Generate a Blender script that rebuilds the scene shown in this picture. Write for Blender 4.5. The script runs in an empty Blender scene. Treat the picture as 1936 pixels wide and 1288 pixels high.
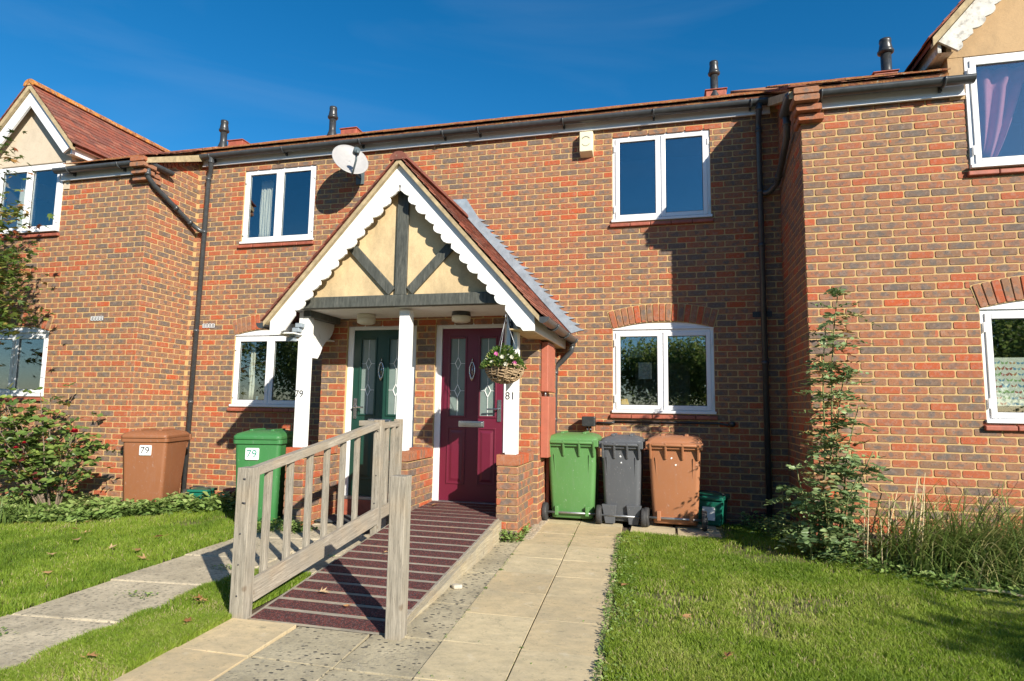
import bpy, math, random
import numpy as np
from mathutils import Matrix, Vector
R = random.Random(7); NR = np.random.RandomState(11)
S = bpy.context.scene
COL = S.collection
PI = math.pi
# ------------------------------------------------------------------ camera
CAM = np.array([0.0, -7.7285, 1.3404]); YAW, PIT, ROL, FPX = .2479, .1078, .0150, 1168.0
_f = np.array([-math.sin(YAW)*math.cos(PIT), math.cos(YAW)*math.cos(PIT), math.sin(PIT)])
_r = np.array([math.cos(YAW), math.sin(YAW), 0.0]); _u = np.cross(_r, _f)
CR = _r*math.cos(ROL)+_u*math.sin(ROL); CU = -_r*math.sin(ROL)+_u*math.cos(ROL); CF = _f
cam = bpy.data.cameras.new('camera'); camo = bpy.data.objects.new('camera', cam); COL.objects.link(camo)
cam.sensor_width = 36; cam.lens = FPX/1936*36; cam.clip_start = .05; cam.clip_end = 3000
M = Matrix.Identity(4)
for i in range(3):
    M[i][0] = CR[i]; M[i][1] = CU[i]; M[i][2] = -CF[i]; M[i][3] = CAM[i]
camo.matrix_world = M
S.camera = camo
# ------------------------------------------------------------------ sky, sun, exposure
SUN = Vector((1.02, -1.0, .70)).normalized()
EL = math.asin(SUN.z); AZ = math.atan2(SUN.x, SUN.y)
w = bpy.data.worlds.new('World'); S.world = w; w.use_nodes = True
nt = w.node_tree; bg = nt.nodes['Background']
sky = nt.nodes.new('ShaderNodeTexSky'); sky.sky_type = 'NISHITA'; sky.sun_disc = False
sky.sun_elevation = EL; sky.sun_rotation = AZ; sky.air_density = 1.0; sky.dust_density = .3; sky.ozone_density = 4.5; sky.altitude = 200
hs = nt.nodes.new('ShaderNodeHueSaturation'); hs.inputs['Hue'].default_value = .495; hs.inputs['Saturation'].default_value = 1.30; hs.inputs['Value'].default_value = .86
nt.links.new(sky.outputs[0], hs.inputs['Color']); tc = nt.nodes.new('ShaderNodeTexCoord'); mp = nt.nodes.new('ShaderNodeMapping'); mp.inputs['Scale'].default_value = (1.2, 2.0, 7.0); mp.inputs['Rotation'].default_value = (0, .45, .3)
nz = nt.nodes.new('ShaderNodeTexNoise'); nz.inputs['Scale'].default_value = 1.3; nz.inputs['Detail'].default_value = 6; nz.inputs['Distortion'].default_value = .6
cr = nt.nodes.new('ShaderNodeValToRGB'); cr.color_ramp.elements[0].position = .50; cr.color_ramp.elements[1].position = .80; cr.color_ramp.elements[0].color = (0, 0, 0, 1); cr.color_ramp.elements[1].color = (.09, .09, .09, 1)
mxw = nt.nodes.new('ShaderNodeMix'); mxw.data_type = 'RGBA'; mxw.inputs[7].default_value = (3.2, 3.9, 4.8, 1)
for a_, b_ in ((tc.outputs['Generated'], mp.inputs[0]), (mp.outputs[0], nz.inputs['Vector']), (nz.outputs[0], cr.inputs[0]), (cr.outputs[0], mxw.inputs[0]), (hs.outputs[0], mxw.inputs[6]), (mxw.outputs[2], bg.inputs[0])): nt.links.new(a_, b_); bg.inputs[1].default_value = .10
sl = bpy.data.lights.new('sun', 'SUN'); sl.energy = 4.9; sl.angle = math.radians(.53); sl.color = (1.0, .93, .80)
so = bpy.data.objects.new('sun', sl); COL.objects.link(so); so.rotation_euler = SUN.to_track_quat('Z', 'Y').to_euler()
S.view_settings.view_transform = 'Standard'; S.view_settings.look = 'None'; S.view_settings.gamma = 1
S.view_settings.exposure = .80; S.view_settings.use_curve_mapping = False
S.render.engine = 'CYCLES'
# ------------------------------------------------------------------ materials
MATS = {}
class NT:
    def __init__(s, name, rough=.7, spec=.5):
        m = bpy.data.materials.new(name); m.use_nodes = True; s.m = m; s.t = m.node_tree; MATS[name] = m
        s.b = s.t.nodes['Principled BSDF']; s.b.inputs['Roughness'].default_value = rough
        s.b.inputs['Specular IOR Level'].default_value = spec
        s.geo = s.n('ShaderNodeNewGeometry')
    def n(s, typ, **k):
        x = s.t.nodes.new(typ)
        for a, v in k.items(): setattr(x, a, v)
        return x
    def l(s, a, b): s.t.links.new(a, b)
    def val(s, v):
        return v
    def inp(s, sock, v):
        if hasattr(v, 'is_output'): s.l(v, sock)
        elif isinstance(v, tuple) and len(v) == 3 and sock.type == 'RGBA': sock.default_value = (*v, 1)
        else: sock.default_value = v
    def pos(s, scale=(1, 1, 1), local=False):
        mp = s.n('ShaderNodeMapping'); mp.inputs['Scale'].default_value = scale
        if local:
            tc = s.n('ShaderNodeTexCoord'); s.l(tc.outputs['Object'], mp.inputs[0])
        else: s.l(s.geo.outputs['Position'], mp.inputs[0])
        return mp.outputs[0]
    def noise(s, sc, det=4, rough=.6, vec=None, dist=0):
        x = s.n('ShaderNodeTexNoise'); x.inputs['Scale'].default_value = sc; x.inputs['Detail'].default_value = det
        x.inputs['Roughness'].default_value = rough; x.inputs['Distortion'].default_value = dist
        s.l(vec if vec is not None else s.geo.outputs['Position'], x.inputs['Vector']); return x.outputs[0]
    def voro(s, sc, vec=None, feature='F1', out=0):
        x = s.n('ShaderNodeTexVoronoi'); x.feature = feature; x.inputs['Scale'].default_value = sc
        s.l(vec if vec is not None else s.geo.outputs['Position'], x.inputs['Vector']); return x.outputs[out]
    def ramp(s, fac, stops, interp='LINEAR'):
        x = s.n('ShaderNodeValToRGB'); x.color_ramp.interpolation = interp
        e = x.color_ramp.elements
        while len(e) < len(stops): e.new(.5)
        for el, (p, c) in zip(e, stops):
            el.position = p; el.color = (*c, 1) if isinstance(c, tuple) else (c, c, c, 1)
        s.l(fac, x.inputs[0]); return x.outputs[0]
    def mix(s, fac, a, b, mode='MIX'):
        x = s.n('ShaderNodeMix'); x.data_type = 'RGBA'; x.blend_type = mode
        s.inp(x.inputs[0], fac); s.inp(x.inputs[6], a); s.inp(x.inputs[7], b); return x.outputs[2]
    def math(s, op, a, b=0.0, c=None):
        x = s.n('ShaderNodeMath'); x.operation = op; s.inp(x.inputs[0], a); s.inp(x.inputs[1], b)
        if c is not None: s.inp(x.inputs[2], c)
        return x.outputs[0]
    def attr(s, name='bv'):
        x = s.n('ShaderNodeAttribute'); x.attribute_name = name; return x.outputs['Fac']
    def col(s, c): s.inp(s.b.inputs['Base Color'], c)
    def rough(s, c): s.inp(s.b.inputs['Roughness'], c)
    def bump(s, h, strength=.5, dist=.003):
        x = s.n('ShaderNodeBump'); x.inputs['Strength'].default_value = strength; x.inputs['Distance'].default_value = dist
        s.l(h, x.inputs['Height']); s.l(x.outputs[0], s.b.inputs['Normal'])
def binmat(name, c):
    t = NT(name, .45, .45)
    k = t.mix(t.noise(1.7, 3), tuple(x*.85 for x in c), tuple(min(1, x*1.12) for x in c))
    v = t.pos((3, 3, .5), True)
    k = t.mix(t.ramp(t.noise(9, 6, .75, v), [(.52, 0.0), (.75, .35)]), k, tuple(x*.6+.10 for x in c))
    k = t.mix(t.ramp(t.noise(60, 3, .6, t.pos((1, 1, .4), True)), [(.66, 0.0), (.70, .5)]), k, tuple(x*.5+.25 for x in c))
    t.col(k); t.rough(t.ramp(t.noise(5, 4), [(.3, .38), (.7, .6)])); t.bump(t.noise(120, 3), .12)
def simple(name, c, rough=.6, var=.25, sc=8, bump=0, bs=60, spec=.5, dirt=0, dirtc=(.12, .1, .07), metal=0):
    t = NT(name, rough, spec)
    n = t.noise(sc, 5)
    k = t.ramp(n, [(.3, tuple(x*(1-var) for x in c)), (.7, tuple(min(1, x*(1+var)) for x in c))])
    if dirt:
        d = t.ramp(t.noise(sc*2.3, 6, .7), [(.5, 0.0), (.75, 1.0)]); k = t.mix(t.math('MULTIPLY', d, dirt), k, dirtc)
    t.col(k); t.b.inputs['Metallic'].default_value = metal
    if bump: t.bump(t.noise(bs, 4), bump)
    return t.m

def brick_mat(name, ramp):
    t = NT(name, .85, .3)
    bv = t.attr()
    base = t.ramp(bv, ramp, 'LINEAR')
    uv = t.n('ShaderNodeUVMap').outputs[0]
    sx = t.n('ShaderNodeSeparateXYZ'); t.l(uv, sx.inputs[0])
    n1 = t.noise(13, 4, .6)
    # grey centre burn: strongest mid-brick
    cx = t.math('ABSOLUTE', t.math('SUBTRACT', sx.outputs[0], .5))
    cz = t.math('ABSOLUTE', t.math('SUBTRACT', sx.outputs[1], .5))
    cen = t.math('SUBTRACT', .62, t.math('ADD', t.math('MULTIPLY', cx, 1.0), t.math('MULTIPLY', cz, .55)))
    gm = t.ramp(t.math('ADD', cen, t.math('MULTIPLY', t.math('SUBTRACT', n1, .5), 1.7)), [(.34, 0.0), (.50, 1.0)])
    sel = t.ramp(bv, [(.0, 0.0), (.15, .1), (.22, .6), (.5, .85), (.75, 1.0), (.9, 1.0)])
    g = t.mix(t.math('MULTIPLY', t.math('MULTIPLY', gm, sel), .92), base, t.mix(t.noise(5, 2), (.095, .085, .09), (.17, .13, .095)))
    # red ends on some
    em = t.ramp(t.math('ADD', cx, t.math('MULTIPLY', t.math('SUBTRACT', t.noise(9, 2), .5), .9)), [(.42, 0.0), (.47, 1.0)])
    es = t.ramp(bv, [(.0, 0.0), (.58, 0.0), (.6, 1.0), (.68, 1.0), (.7, .25), (.8, .15)])
    g = t.mix(t.math('MULTIPLY', t.math('MULTIPLY', em, es), .85), g, (.42, .105, .045))
    # bloom and pits
    g = t.mix(t.math('MULTIPLY', t.ramp(t.noise(24, 5, .7), [(.48, 0.0), (.70, 1.0)]), .45), g, (.38, .27, .21)); g = t.mix(t.math('MULTIPLY', t.ramp(t.noise(2.1, 6, .75), [(.62, 0.0), (.72, 1.0)]), .22), g, (.50, .44, .38))
    g = t.mix(t.math('MULTIPLY', t.ramp(t.noise(75, 3, .6), [(.60, 0.0), (.68, 1.0)]), .75), g, (.055, .045, .05))
    # weather streaking, large scale
    g = t.mix(t.ramp(t.noise(.8, 3), [(.35, .18), (.65, 0.0)]), g, (.12, .09, .07))
    t.col(g); t.bump(t.noise(140, 4, .7), .55, .004); return t.m
BR = [(0.0, (.44, .085, .026)), (.10, (.40, .092, .034)), (.18, (.35, .108, .048)), (.3, (.33, .128, .063)), (.48, (.30, .140, .074)), (.68, (.235, .125, .07)), (.8, (.185, .112, .073)), (1.0, (.145, .10, .08))]
BR_ = [(0.0, (.44, .105, .040)), (.08, (.44, .12, .05)), (.13, (.33, .125, .075)), (.3, (.32, .155, .095)), (.45, (.31, .18, .115)), (.7, (.25, .155, .105)), (.85, (.20, .145, .115)), (1.0, (.145, .115, .11))]
brick_mat('brick', BR)
def mortar():
    t = NT('mortar', .9, .2)
    t.col(t.mix(t.noise(30, 5), t.mix(t.noise(1.3, 3), (.53, .36, .15), (.61, .42, .19)), (.40, .28, .14))); t.bump(t.noise(200, 3), .5, .003)
mortar()
simple('terracotta', (.32, .085, .05), .6, .25, 12, .3, dirt=.4)
simple('terra_box', (.38, .115, .07), .55, .12, 6, dirt=.25, dirtc=(.25, .1, .07))
simple('upvc', (.74, .74, .75), .32, .03, 5, dirt=.10, dirtc=(.45, .42, .36))
def paint():
    t = NT('white_paint', .45, .4)
    v = t.pos((1, 1, .35))
    d = t.ramp(t.noise(14, 7, .75, v), [(.56, 0.0), (.68, 1.0)])
    g = t.mix(t.math('MULTIPLY', d, .45), (.80, .79, .76), (.42, .38, .32))
    chips = t.ramp(t.noise(55, 3, .6), [(.70, 0.0), (.73, 1.0)])
    t.col(t.mix(t.math('MULTIPLY', chips, .8), g, (.12, .11, .10))); t.bump(t.noise(30, 4), .2)
paint()
simple('old_white', (.56, .54, .49), .8, .2, 7, .5, 40, dirt=.95, dirtc=(.13, .11, .10))
def render_mat(name, c, d):
    t = NT(name, .9, .2)
    s = t.ramp(t.noise(2.2, 7, .75, t.pos((1, 1, .5))), [(.45, 0.0), (.8, 1.0)])
    g = t.mix(t.math('MULTIPLY', s, d), c, (.15, .115, .075))
    cr = t.ramp(t.noise(7, 9, .8, None, 1.5), [(.485, 0.0), (.497, 1.0), (.503, 1.0), (.515, 0.0)])
    g = t.mix(t.math('MULTIPLY', cr, .22), g, (.12, .09, .06))
    t.col(g); t.bump(t.noise(45, 5, .7), .35, .004)
render_mat('cream_render', (.62, .47, .27), .75); render_mat('pale_render', (.56, .47, .36), .35); render_mat('buff_render', (.46, .31, .17), .6)
def timber_dark():
    t = NT('dark_timber', .65)
    g = t.noise(9, 5, .7, t.pos((6, 6, 1)))
    t.col(t.ramp(g, [(.3, (.035, .038, .032)), (.6, (.085, .088, .075)), (.8, (.16, .15, .125))])); t.bump(g, .5, .004)
timber_dark()
def weathered(name, axis, c0=(.13, .115, .09), c1=(.36, .32, .26)):
    t = NT(name, .85, .25)
    sc = [14, 14, 14]; sc[axis] = .9
    v = t.pos(tuple(sc), True); wob = t.noise(3, 2, .5, t.pos((1, 1, 1), True))
    g = t.noise(4.5, 6, .65, v, .6)
    fine = t.noise(16, 4, .7, v)
    c = t.ramp(g, [(.25, c0), (.45, tuple((a+b)/2 for a, b in zip(c0, c1))), (.62, c1), (.8, (.50, .45, .37))])
    c = t.mix(t.ramp(fine, [(.58, 0.0), (.66, .85)]), c, (.08, .065, .048))
    kn = t.n('ShaderNodeTexVoronoi'); kn.inputs['Scale'].default_value = 5.5; t.l(t.pos((1, 1, 1) if axis == 2 else (1, 1, 1), True), kn.inputs['Vector'])
    k = t.ramp(kn.outputs[0], [(.06, 1.0), (.13, 0.0)])
    c = t.mix(t.math('MULTIPLY', k, .75), c, (.13, .085, .05))
    c = t.mix(t.ramp(wob, [(.5, 0.0), (.7, .4)]), c, (.42, .29, .16))
    gr = t.ramp(t.noise(2.3, 5, .6, t.pos((1, 1, .6), True)), [(.42, 0.0), (.62, .55)]); c = t.mix(gr, c, (.25, .23, .19)); t.col(c); t.bump(t.math('ADD', g, t.math('MULTIPLY', fine, .6)), .7, .004)
weathered('wood_z', 2); weathered('wood_y', 1, (.17, .14, .11), (.40, .35, .28)); weathered('wood_x', 0)
weathered('new_wood', 1, (.27, .215, .13), (.48, .41, .28))
def black(name, c, r=.35): simple(name, c, r, .2, 15, dirt=.2, dirtc=(.16, .15, .13))
black('black_plastic', (.028, .03, .032)); black('grey_plastic', (.075, .08, .085), .5); black('pipe_plastic', (.05, .055, .06), .32)
binmat('bin_green', (.085, .215, .065)); binmat('bin_green_dark', (.04, .17, .05))
binmat('bin_brown', (.25, .10, .045)); binmat('bin_orange', (.34, .142, .066))
binmat('bin_grey', (.085, .09, .10)); simple('caddy_green', (.008, .13, .085), .4, .15, 6, dirt=.15)
simple('rubber', (.03, .03, .032), .7, .2, 20, dirt=.4, dirtc=(.14, .12, .1)); simple('steel', (.55, .56, .58), .25, .1, 20, metal=1)
simple('galv', (.35, .36, .37), .45, .2, 20, metal=.8); simple('sticker', (.82, .83, .82), .5, .03)
simple('print_black', (.03, .03, .035), .5, .1); simple('print_green', (.03, .22, .16), .5, .1); simple('print_grey', (.33, .33, .27), .6, .1)
simple('lead', (.26, .31, .36), .55, .2, 9, .4, 30, dirt=.4, dirtc=(.45, .47, .48), metal=.1)
simple('door_maroon', (.125, .011, .030), .35, .06, 3, dirt=.05); simple('door_green', (.009, .047, .033), .35, .08, 3, dirt=.05)
simple('cream_plastic', (.78, .70, .48), .4, .04); simple('dish_grey', (.34, .33, .325), .5, .06, 10, dirt=.15); simple('lnb', (.10, .13, .14), .5, .1)
simple('soil', (.085, .06, .038), .95, .4, 6, .8, 25); simple('undergrass', (.13, .125, .04), .95, .4, 5, .6, 25)
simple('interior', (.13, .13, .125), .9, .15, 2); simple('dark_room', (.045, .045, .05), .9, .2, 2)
simple('curtain', (.62, .60, .52), .9, .05, 4); simple('pink_cloth', (.50, .20, .27), .95, .1, 9, .3, 120)
simple('wicker', (.34, .24, .14), .8, .45, 40, .5, 60); simple('lamp_glass', (.62, .58, .47), .3, .05); simple('mat_dark', (.045, .05, .055), .95, .3, 40, .8, 200)
simple('yellow_thing', (.75, .42, .06), .5, .1); simple('poster_blue', (.12, .22, .32), .6, .5, 14); simple('poster_pale', (.38, .44, .44), .6, .15, 9); simple('cupboard', (.16, .15, .14), .6, .2, 3)
simple('bark', (.16, .12, .085), .9, .35, 20, .7, 50); simple('stem_green', (.16, .17, .06), .7, .3, 20); simple('straw', (.52, .42, .24), .8, .25, 20)
simple('stone_white', (.48, .43, .34), .8, .2, 30)
def glass():
    t = NT('window_glass'); m = t.t
    tr = t.n('ShaderNodeBsdfTransparent'); tr.inputs[0].default_value = (.90, .93, .92, 1)
    gl = t.n('ShaderNodeBsdfGlossy'); gl.inputs['Roughness'].default_value = .015; gl.inputs[0].default_value = (.95, .97, 1, 1)
    bp = t.n('ShaderNodeBump'); bp.inputs['Strength'].default_value = .08; bp.inputs['Distance'].default_value = .01; t.l(t.noise(1.6, 2), bp.inputs['Height']); t.l(bp.outputs[0], gl.inputs['Normal'])
    lw_ = t.n('ShaderNodeLayerWeight'); fr = t.math('MULTIPLY', t.math('POWER', lw_.outputs['Facing'], 4.0), .8)
    mx = t.n('ShaderNodeMixShader'); t.l(t.math('ADD', fr, .17), mx.inputs[0]); t.l(tr.outputs[0], mx.inputs[1]); t.l(gl.outputs[0], mx.inputs[2])
    t.l(mx.outputs[0], m.nodes['Material Output'].inputs[0])
glass()
def obscure():
    t = NT('obscure_glass', .25); t.col(t.mix(t.noise(12, 4), (.13, .18, .17), (.20, .25, .23))); t.bump(t.noise(70, 3), .5, .004)
obscure()
def tile():
    t = NT('roof_tile', .85, .3); bv = t.attr()
    c = t.ramp(bv, [(0.0, (.30, .085, .05)), (.4, (.24, .075, .05)), (.7, (.17, .065, .05)), (1.0, (.33, .12, .075))])
    c = t.mix(t.ramp(t.noise(9, 6, .7), [(.45, 0.0), (.7, .6)]), c, (.07, .045, .035))
    c = t.mix(t.ramp(t.noise(24, 6, .8), [(.60, 0.0), (.66, .8)]), c, (.40, .36, .25))
    t.col(c); t.bump(t.noise(70, 5), .5, .004)
tile()
def mossy():
    t = NT('mossy_tile', .9, .3); bv = t.attr()
    c = t.ramp(bv, [(0.0, (.36, .13, .06)), (.5, (.27, .10, .055)), (1.0, (.42, .17, .07))])
    c = t.mix(t.ramp(t.noise(13, 6, .75), [(.45, 0.0), (.6, .8)]), c, (.46, .22, .07))
    c = t.mix(t.ramp(t.noise(26, 6, .8), [(.56, 0.0), (.63, .9)]), c, (.44, .40, .30)); t.col(c); t.bump(t.noise(40, 5), .8, .01)
mossy()
def lichen_tile():
    t = NT('lichen_tile', .9, .3)
    c = t.mix(t.ramp(t.noise(11, 6, .75), [(.42, 0.0), (.55, 1.0)]), (.20, .08, .045), (.48, .19, .04))
    c = t.mix(t.ramp(t.noise(30, 6, .8), [(.55, 0.0), (.62, .9)]), c, (.42, .38, .27)); t.col(c); t.bump(t.noise(40, 5), .8, .01)
lichen_tile()
simple('verge_mortar', (.40, .31, .18), .95, .25, 14, .6, 50, dirt=.4)
def slab(name, c0, c1):
    t = NT(name, .85, .3); bv = t.attr()
    v = t.pos((1, 1.7, 1))
    n = t.noise(4.5, 9, .66, v, .1)
    c = t.mix(n, c0, c1)
    c = t.mix(t.ramp(bv, [(0.0, 0.0), (1.0, .7)]), c, (.45, .325, .175))
    c = t.mix(t.ramp(t.noise(10, 7, .8, v), [(.42, 0.0), (.70, .55)]), c, (.27, .24, .155)); c = t.mix(t.ramp(t.noise(17, 7, .8), [(.57, 0.0), (.64, .5)]), c, (.17, .16, .11)); c = t.mix(t.ramp(t.noise(6, 6, .7), [(.60, 0.0), (.70, .4)]), c, (.68, .60, .44)); c = t.mix(t.ramp(t.noise(1.1, 5, .7), [(.45, 0.0), (.68, .55)]), c, (.28, .25, .18)); c = t.mix(t.ramp(t.noise(48, 3, .7), [(.63, 0.0), (.69, .5)]), c, (.13, .12, .09))
    rid = t.ramp(t.noise(4, 9, .72, v, .3), [(.485, 0.0), (.5, 1.0), (.515, 0.0)])
    c = t.mix(t.math('MULTIPLY', rid, .13), c, (.70, .58, .40))
    t.col(c); t.bump(t.math('ADD', n, t.math('MULTIPLY', rid, .06)), .6, .008)
slab('riven_slab', (.50, .415, .255), (.64, .53, .335)); slab('yellow_slab', (.64, .50, .29), (.70, .55, .34))
def conc(name, base, dark):
    t = NT(name, .9, .2)
    c = t.mix(t.ramp(t.noise(2.2, 8, .75), [(.35, 0.0), (.65, 1.0)]), base, tuple(x*.58 for x in base))
    c = t.mix(t.ramp(t.noise(42, 5, .7), [(.5, 0.0), (.64, .6)]), c, (.22, .20, .16))
    v = t.pos((1, 1.6, 1))
    sp = t.ramp(t.math('ADD', t.voro(21, v), t.math('MULTIPLY', t.noise(45, 3), .30)), [(.37, 1.0), (.44, 0.0)]); msk = t.ramp(t.noise(3, 4), [(.40, 0.0), (.50, 1.0)])
    c = t.mix(t.math('MULTIPLY', t.math('MULTIPLY', sp, msk), dark), c, (.07, .068, .06))
    lc = t.ramp(t.noise(7, 7, .8), [(.66, 0.0), (.70, 1.0)]); c = t.mix(t.math('MULTIPLY', lc, .7), c, (.62, .60, .52))
    t.col(c); t.bump(t.math('SUBTRACT', t.noise(90, 4), sp), .6, .006)
conc('dark_concrete', (.50, .43, .29), .95); conc('old_concrete', (.60, .51, .36), .55)
def grit():
    t = NT('maroon_grit', .95, .2)
    v = t.voro(170, None, 'F1', 1)
    sp = t.n('ShaderNodeSeparateColor'); t.l(v, sp.inputs[0])
    t.col(t.ramp(sp.outputs[0], [(0.0, (.035, .028, .030)), (.35, (.060, .032, .032)), (.6, (.10, .035, .034)), (.85, (.21, .052, .042)), (1.0, (.12, .11, .11))])); t.bump(t.noise(300, 2), .9, .003)
grit()
def foliage(name, stops, rough=.5, tr=.35, spec=.4):
    t = NT(name, rough, spec); bv = t.attr()
    c = t.ramp(bv, stops); c = t.mix(t.ramp(t.noise(30, 3), [(.4, 0.0), (.7, .25)]), c, (.03, .04, .015))
    t.col(c)
    tl = t.n('ShaderNodeBsdfTranslucent'); t.l(c, tl.inputs[0])
    mx = t.n('ShaderNodeMixShader'); mx.inputs[0].default_value = tr
    t.l(t.b.outputs[0], mx.inputs[1]); t.l(tl.outputs[0], mx.inputs[2]); t.l(mx.outputs[0], t.t.nodes['Material Output'].inputs[0])
foliage('grass', [(0.0, (.09, .15, .018)), (.3, (.17, .28, .022)), (.6, (.28, .39, .04)), (.9, (.40, .45, .10)), (1.0, (.60, .50, .27))], .6, .5)
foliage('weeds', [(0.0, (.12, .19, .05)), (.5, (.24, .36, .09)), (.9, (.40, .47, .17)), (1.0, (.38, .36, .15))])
foliage('shrub_leaf', [(0.0, (.09, .15, .055)), (.45, (.19, .28, .11)), (.75, (.31, .40, .17)), (.86, (.36, .36, .14)), (.93, (.30, .14, .05)), (1.0, (.16, .06, .03))], .45, .3)
foliage('rose_leaf', [(0.0, (.06, .12, .03)), (.5, (.16, .25, .06)), (.8, (.28, .36, .08)), (.9, (.26, .21, .05)), (1.0, (.16, .03, .03))], .4)
foliage('maple_leaf', [(0.0, (.04, .09, .015)), (.5, (.14, .21, .04)), (.75, (.26, .28, .07)), (.88, (.40, .24, .07)), (1.0, (.30, .08, .03))])
foliage('street_leaf', [(0.0, (.10, .17, .04)), (.6, (.26, .36, .09)), (1.0, (.42, .45, .14))], .6, .6)
foliage('tuft_grass', [(0.0, (.08, .14, .03)), (.5, (.19, .27, .06)), (.8, (.36, .38, .13)), (1.0, (.60, .50, .27))])
foliage('basket_leaf', [(0.0, (.03, .08, .015)), (.6, (.10, .19, .03)), (1.0, (.42, .40, .12))])
foliage('petal_red', [(0.0, (.35, .004, .02)), (1.0, (.62, .01, .05))], .5, .2); foliage('petal_pink', [(0.0, (.7, .08, .35)), (1.0, (.85, .3, .55))], .5, .2)
foliage('petal_white', [(0.0, (.7, .68, .6)), (1.0, (.8, .78, .55))], .5, .3)
foliage('dead_leaf', [(0.0, (.30, .13, .045)), (.6, (.48, .27, .12)), (1.0, (.62, .46, .28))], .7, .2)
simple('gravel', (.36, .30, .22), .9, .5, 60, 1, 70)
def bfly():
    t = NT('butterfly_film', .6); bv = t.attr()
    t.col(t.ramp(bv, [(0.0, (.62, .64, .54)), (.1, (.62, .64, .54)), (.2, (.10, .25, .40)), (.4, (.42, .20, .06)), (.6, (.20, .34, .12)), (.8, (.34, .07, .05)), (1.0, (.12, .12, .12))], 'CONSTANT'))
bfly()
# ------------------------------------------------------------------ mesh helpers
class MB:
    def __init__(s): s.v = []; s.f = []; s.a = []; s.sm = []
    def add(s, vs, fs, bv=.5, smooth=False):
        n = len(s.v); s.v += [tuple(v) for v in vs]; s.f += [tuple(i+n for i in f) for f in fs]; s.a += [bv]*len(vs); s.sm += [smooth]*len(fs); return s
    def box(s, x0, y0, z0, x1, y1, z1, bv=.5):
        v = [(x, y, z) for z in (z0, z1) for y in (y0, y1) for x in (x0, x1)]
        return s.add(v, [(0, 2, 3, 1), (4, 5, 7, 6), (0, 1, 5, 4), (2, 6, 7, 3), (0, 4, 6, 2), (1, 3, 7, 5)], bv)
    def hexa(s, p, bv=.5):   # 8 points: bottom 4 ccw, top 4 ccw
        return s.add(p, [(3, 2, 1, 0), (4, 5, 6, 7), (0, 1, 5, 4), (1, 2, 6, 5), (2, 3, 7, 6), (3, 0, 4, 7)], bv)
    def bar(s, a, b, wdt, h, up=(0, 0, 1), bv=.5):
        a, b = Vector(a), Vector(b); d = (b-a).normalized(); u = Vector(up); r = d.cross(u).normalized(); u = r.cross(d)
        r = r*wdt/2; u = u*h/2
        return s.hexa([a-r-u, a+r-u, b+r-u, b-r-u, a-r+u, a+r+u, b+r+u, b-r+u], bv)
    def prism(s, pts, d, bv=.5):  # pts list of 3d (planar, ccw seen from front); extrude by vector d
        n = len(pts); d = Vector(d); v = [Vector(p) for p in pts]+[Vector(p)+d for p in pts]
        f = [tuple(range(n)), tuple(range(2*n-1, n-1, -1))]+[(i, i+n, (i+1) % n+n, (i+1) % n) for i in range(n)]
        return s.add(v, f, bv)
    def tube(s, path, r, n=8, caps=True, bv=.5, r1=None):
        path = [Vector(p) for p in path]; m = len(path); vs = []; fs = []
        for i, p in enumerate(path):
            d = (path[min(i+1, m-1)]-path[max(i-1, 0)]).normalized()
            a = d.orthogonal().normalized() if i == 0 else (a-d*a.dot(d)).normalized()
            b = d.cross(a); rr = r if r1 is None else r+(r1-r)*i/(m-1)
            vs += [p+(a*math.cos(2*PI*k/n)+b*math.sin(2*PI*k/n))*rr for k in range(n)]
        for i in range(m-1):
            for k in range(n):
                fs.append((i*n+k, i*n+(k+1) % n, (i+1)*n+(k+1) % n, (i+1)*n+k))
        if caps: fs += [tuple(range(n-1, -1, -1)), tuple(range((m-1)*n, m*n))]
        return s.add(vs, fs, bv, True)
    def lathe(s, prof, c=(0, 0, 0), n=20, bv=.5):
        vs = []; fs = []
        for r, z in prof: vs += [(c[0]+r*math.cos(2*PI*k/n), c[1]+r*math.sin(2*PI*k/n), c[2]+z) for k in range(n)]
        for i in range(len(prof)-1):
            for k in range(n): fs.append((i*n+k, i*n+(k+1) % n, (i+1)*n+(k+1) % n, (i+1)*n+k))
        fs += [tuple(range(n-1, -1, -1)), tuple(range((len(prof)-1)*n, len(prof)*n))]
        return s.add(vs, fs, bv, True)
    def half_gutter(s, a, b, r=.056, n=8):
        a, b = Vector(a), Vector(b); d = (b-a).normalized(); sd = d.cross(Vector((0, 0, 1))).normalized(); up = Vector((0, 0, 1)); vs = []; fs = []
        ring = [(r*math.cos(PI+PI*k/n), r*math.sin(PI+PI*k/n)) for k in range(n+1)]+[((r-.004)*math.cos(2*PI-PI*k/n), (r-.004)*math.sin(2*PI-PI*k/n)) for k in range(n+1)]
        m = len(ring)
        for p in (a, b): vs += [p+sd*x+up*z for x, z in ring]
        fs = [(k, (k+1) % m, (k+1) % m+m, k+m) for k in range(m)]
        s.add(vs, fs, .5, True)
        for p, o in ((a, -1), (b, 1)):
            q = [p+sd*x+up*z for x, z in ring[:n+1]]; s.prism(q, d*(.003*o))
        return s
    def mesh(s, name):
        me = bpy.data.meshes.new(name); me.from_pydata(s.v, [], s.f)
        at = me.attributes.new('bv', 'FLOAT', 'POINT'); at.data.foreach_set('value', s.a)
        me.polygons.foreach_set('use_smooth', s.sm); me.update(); return me
def tag(o, label=None, cat=None, group=None, kind=None):
    for k, v in (('label', label), ('category', cat), ('group', group), ('kind', kind)):
        if v: o[k] = v
    return o
WLOC = {}
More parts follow.
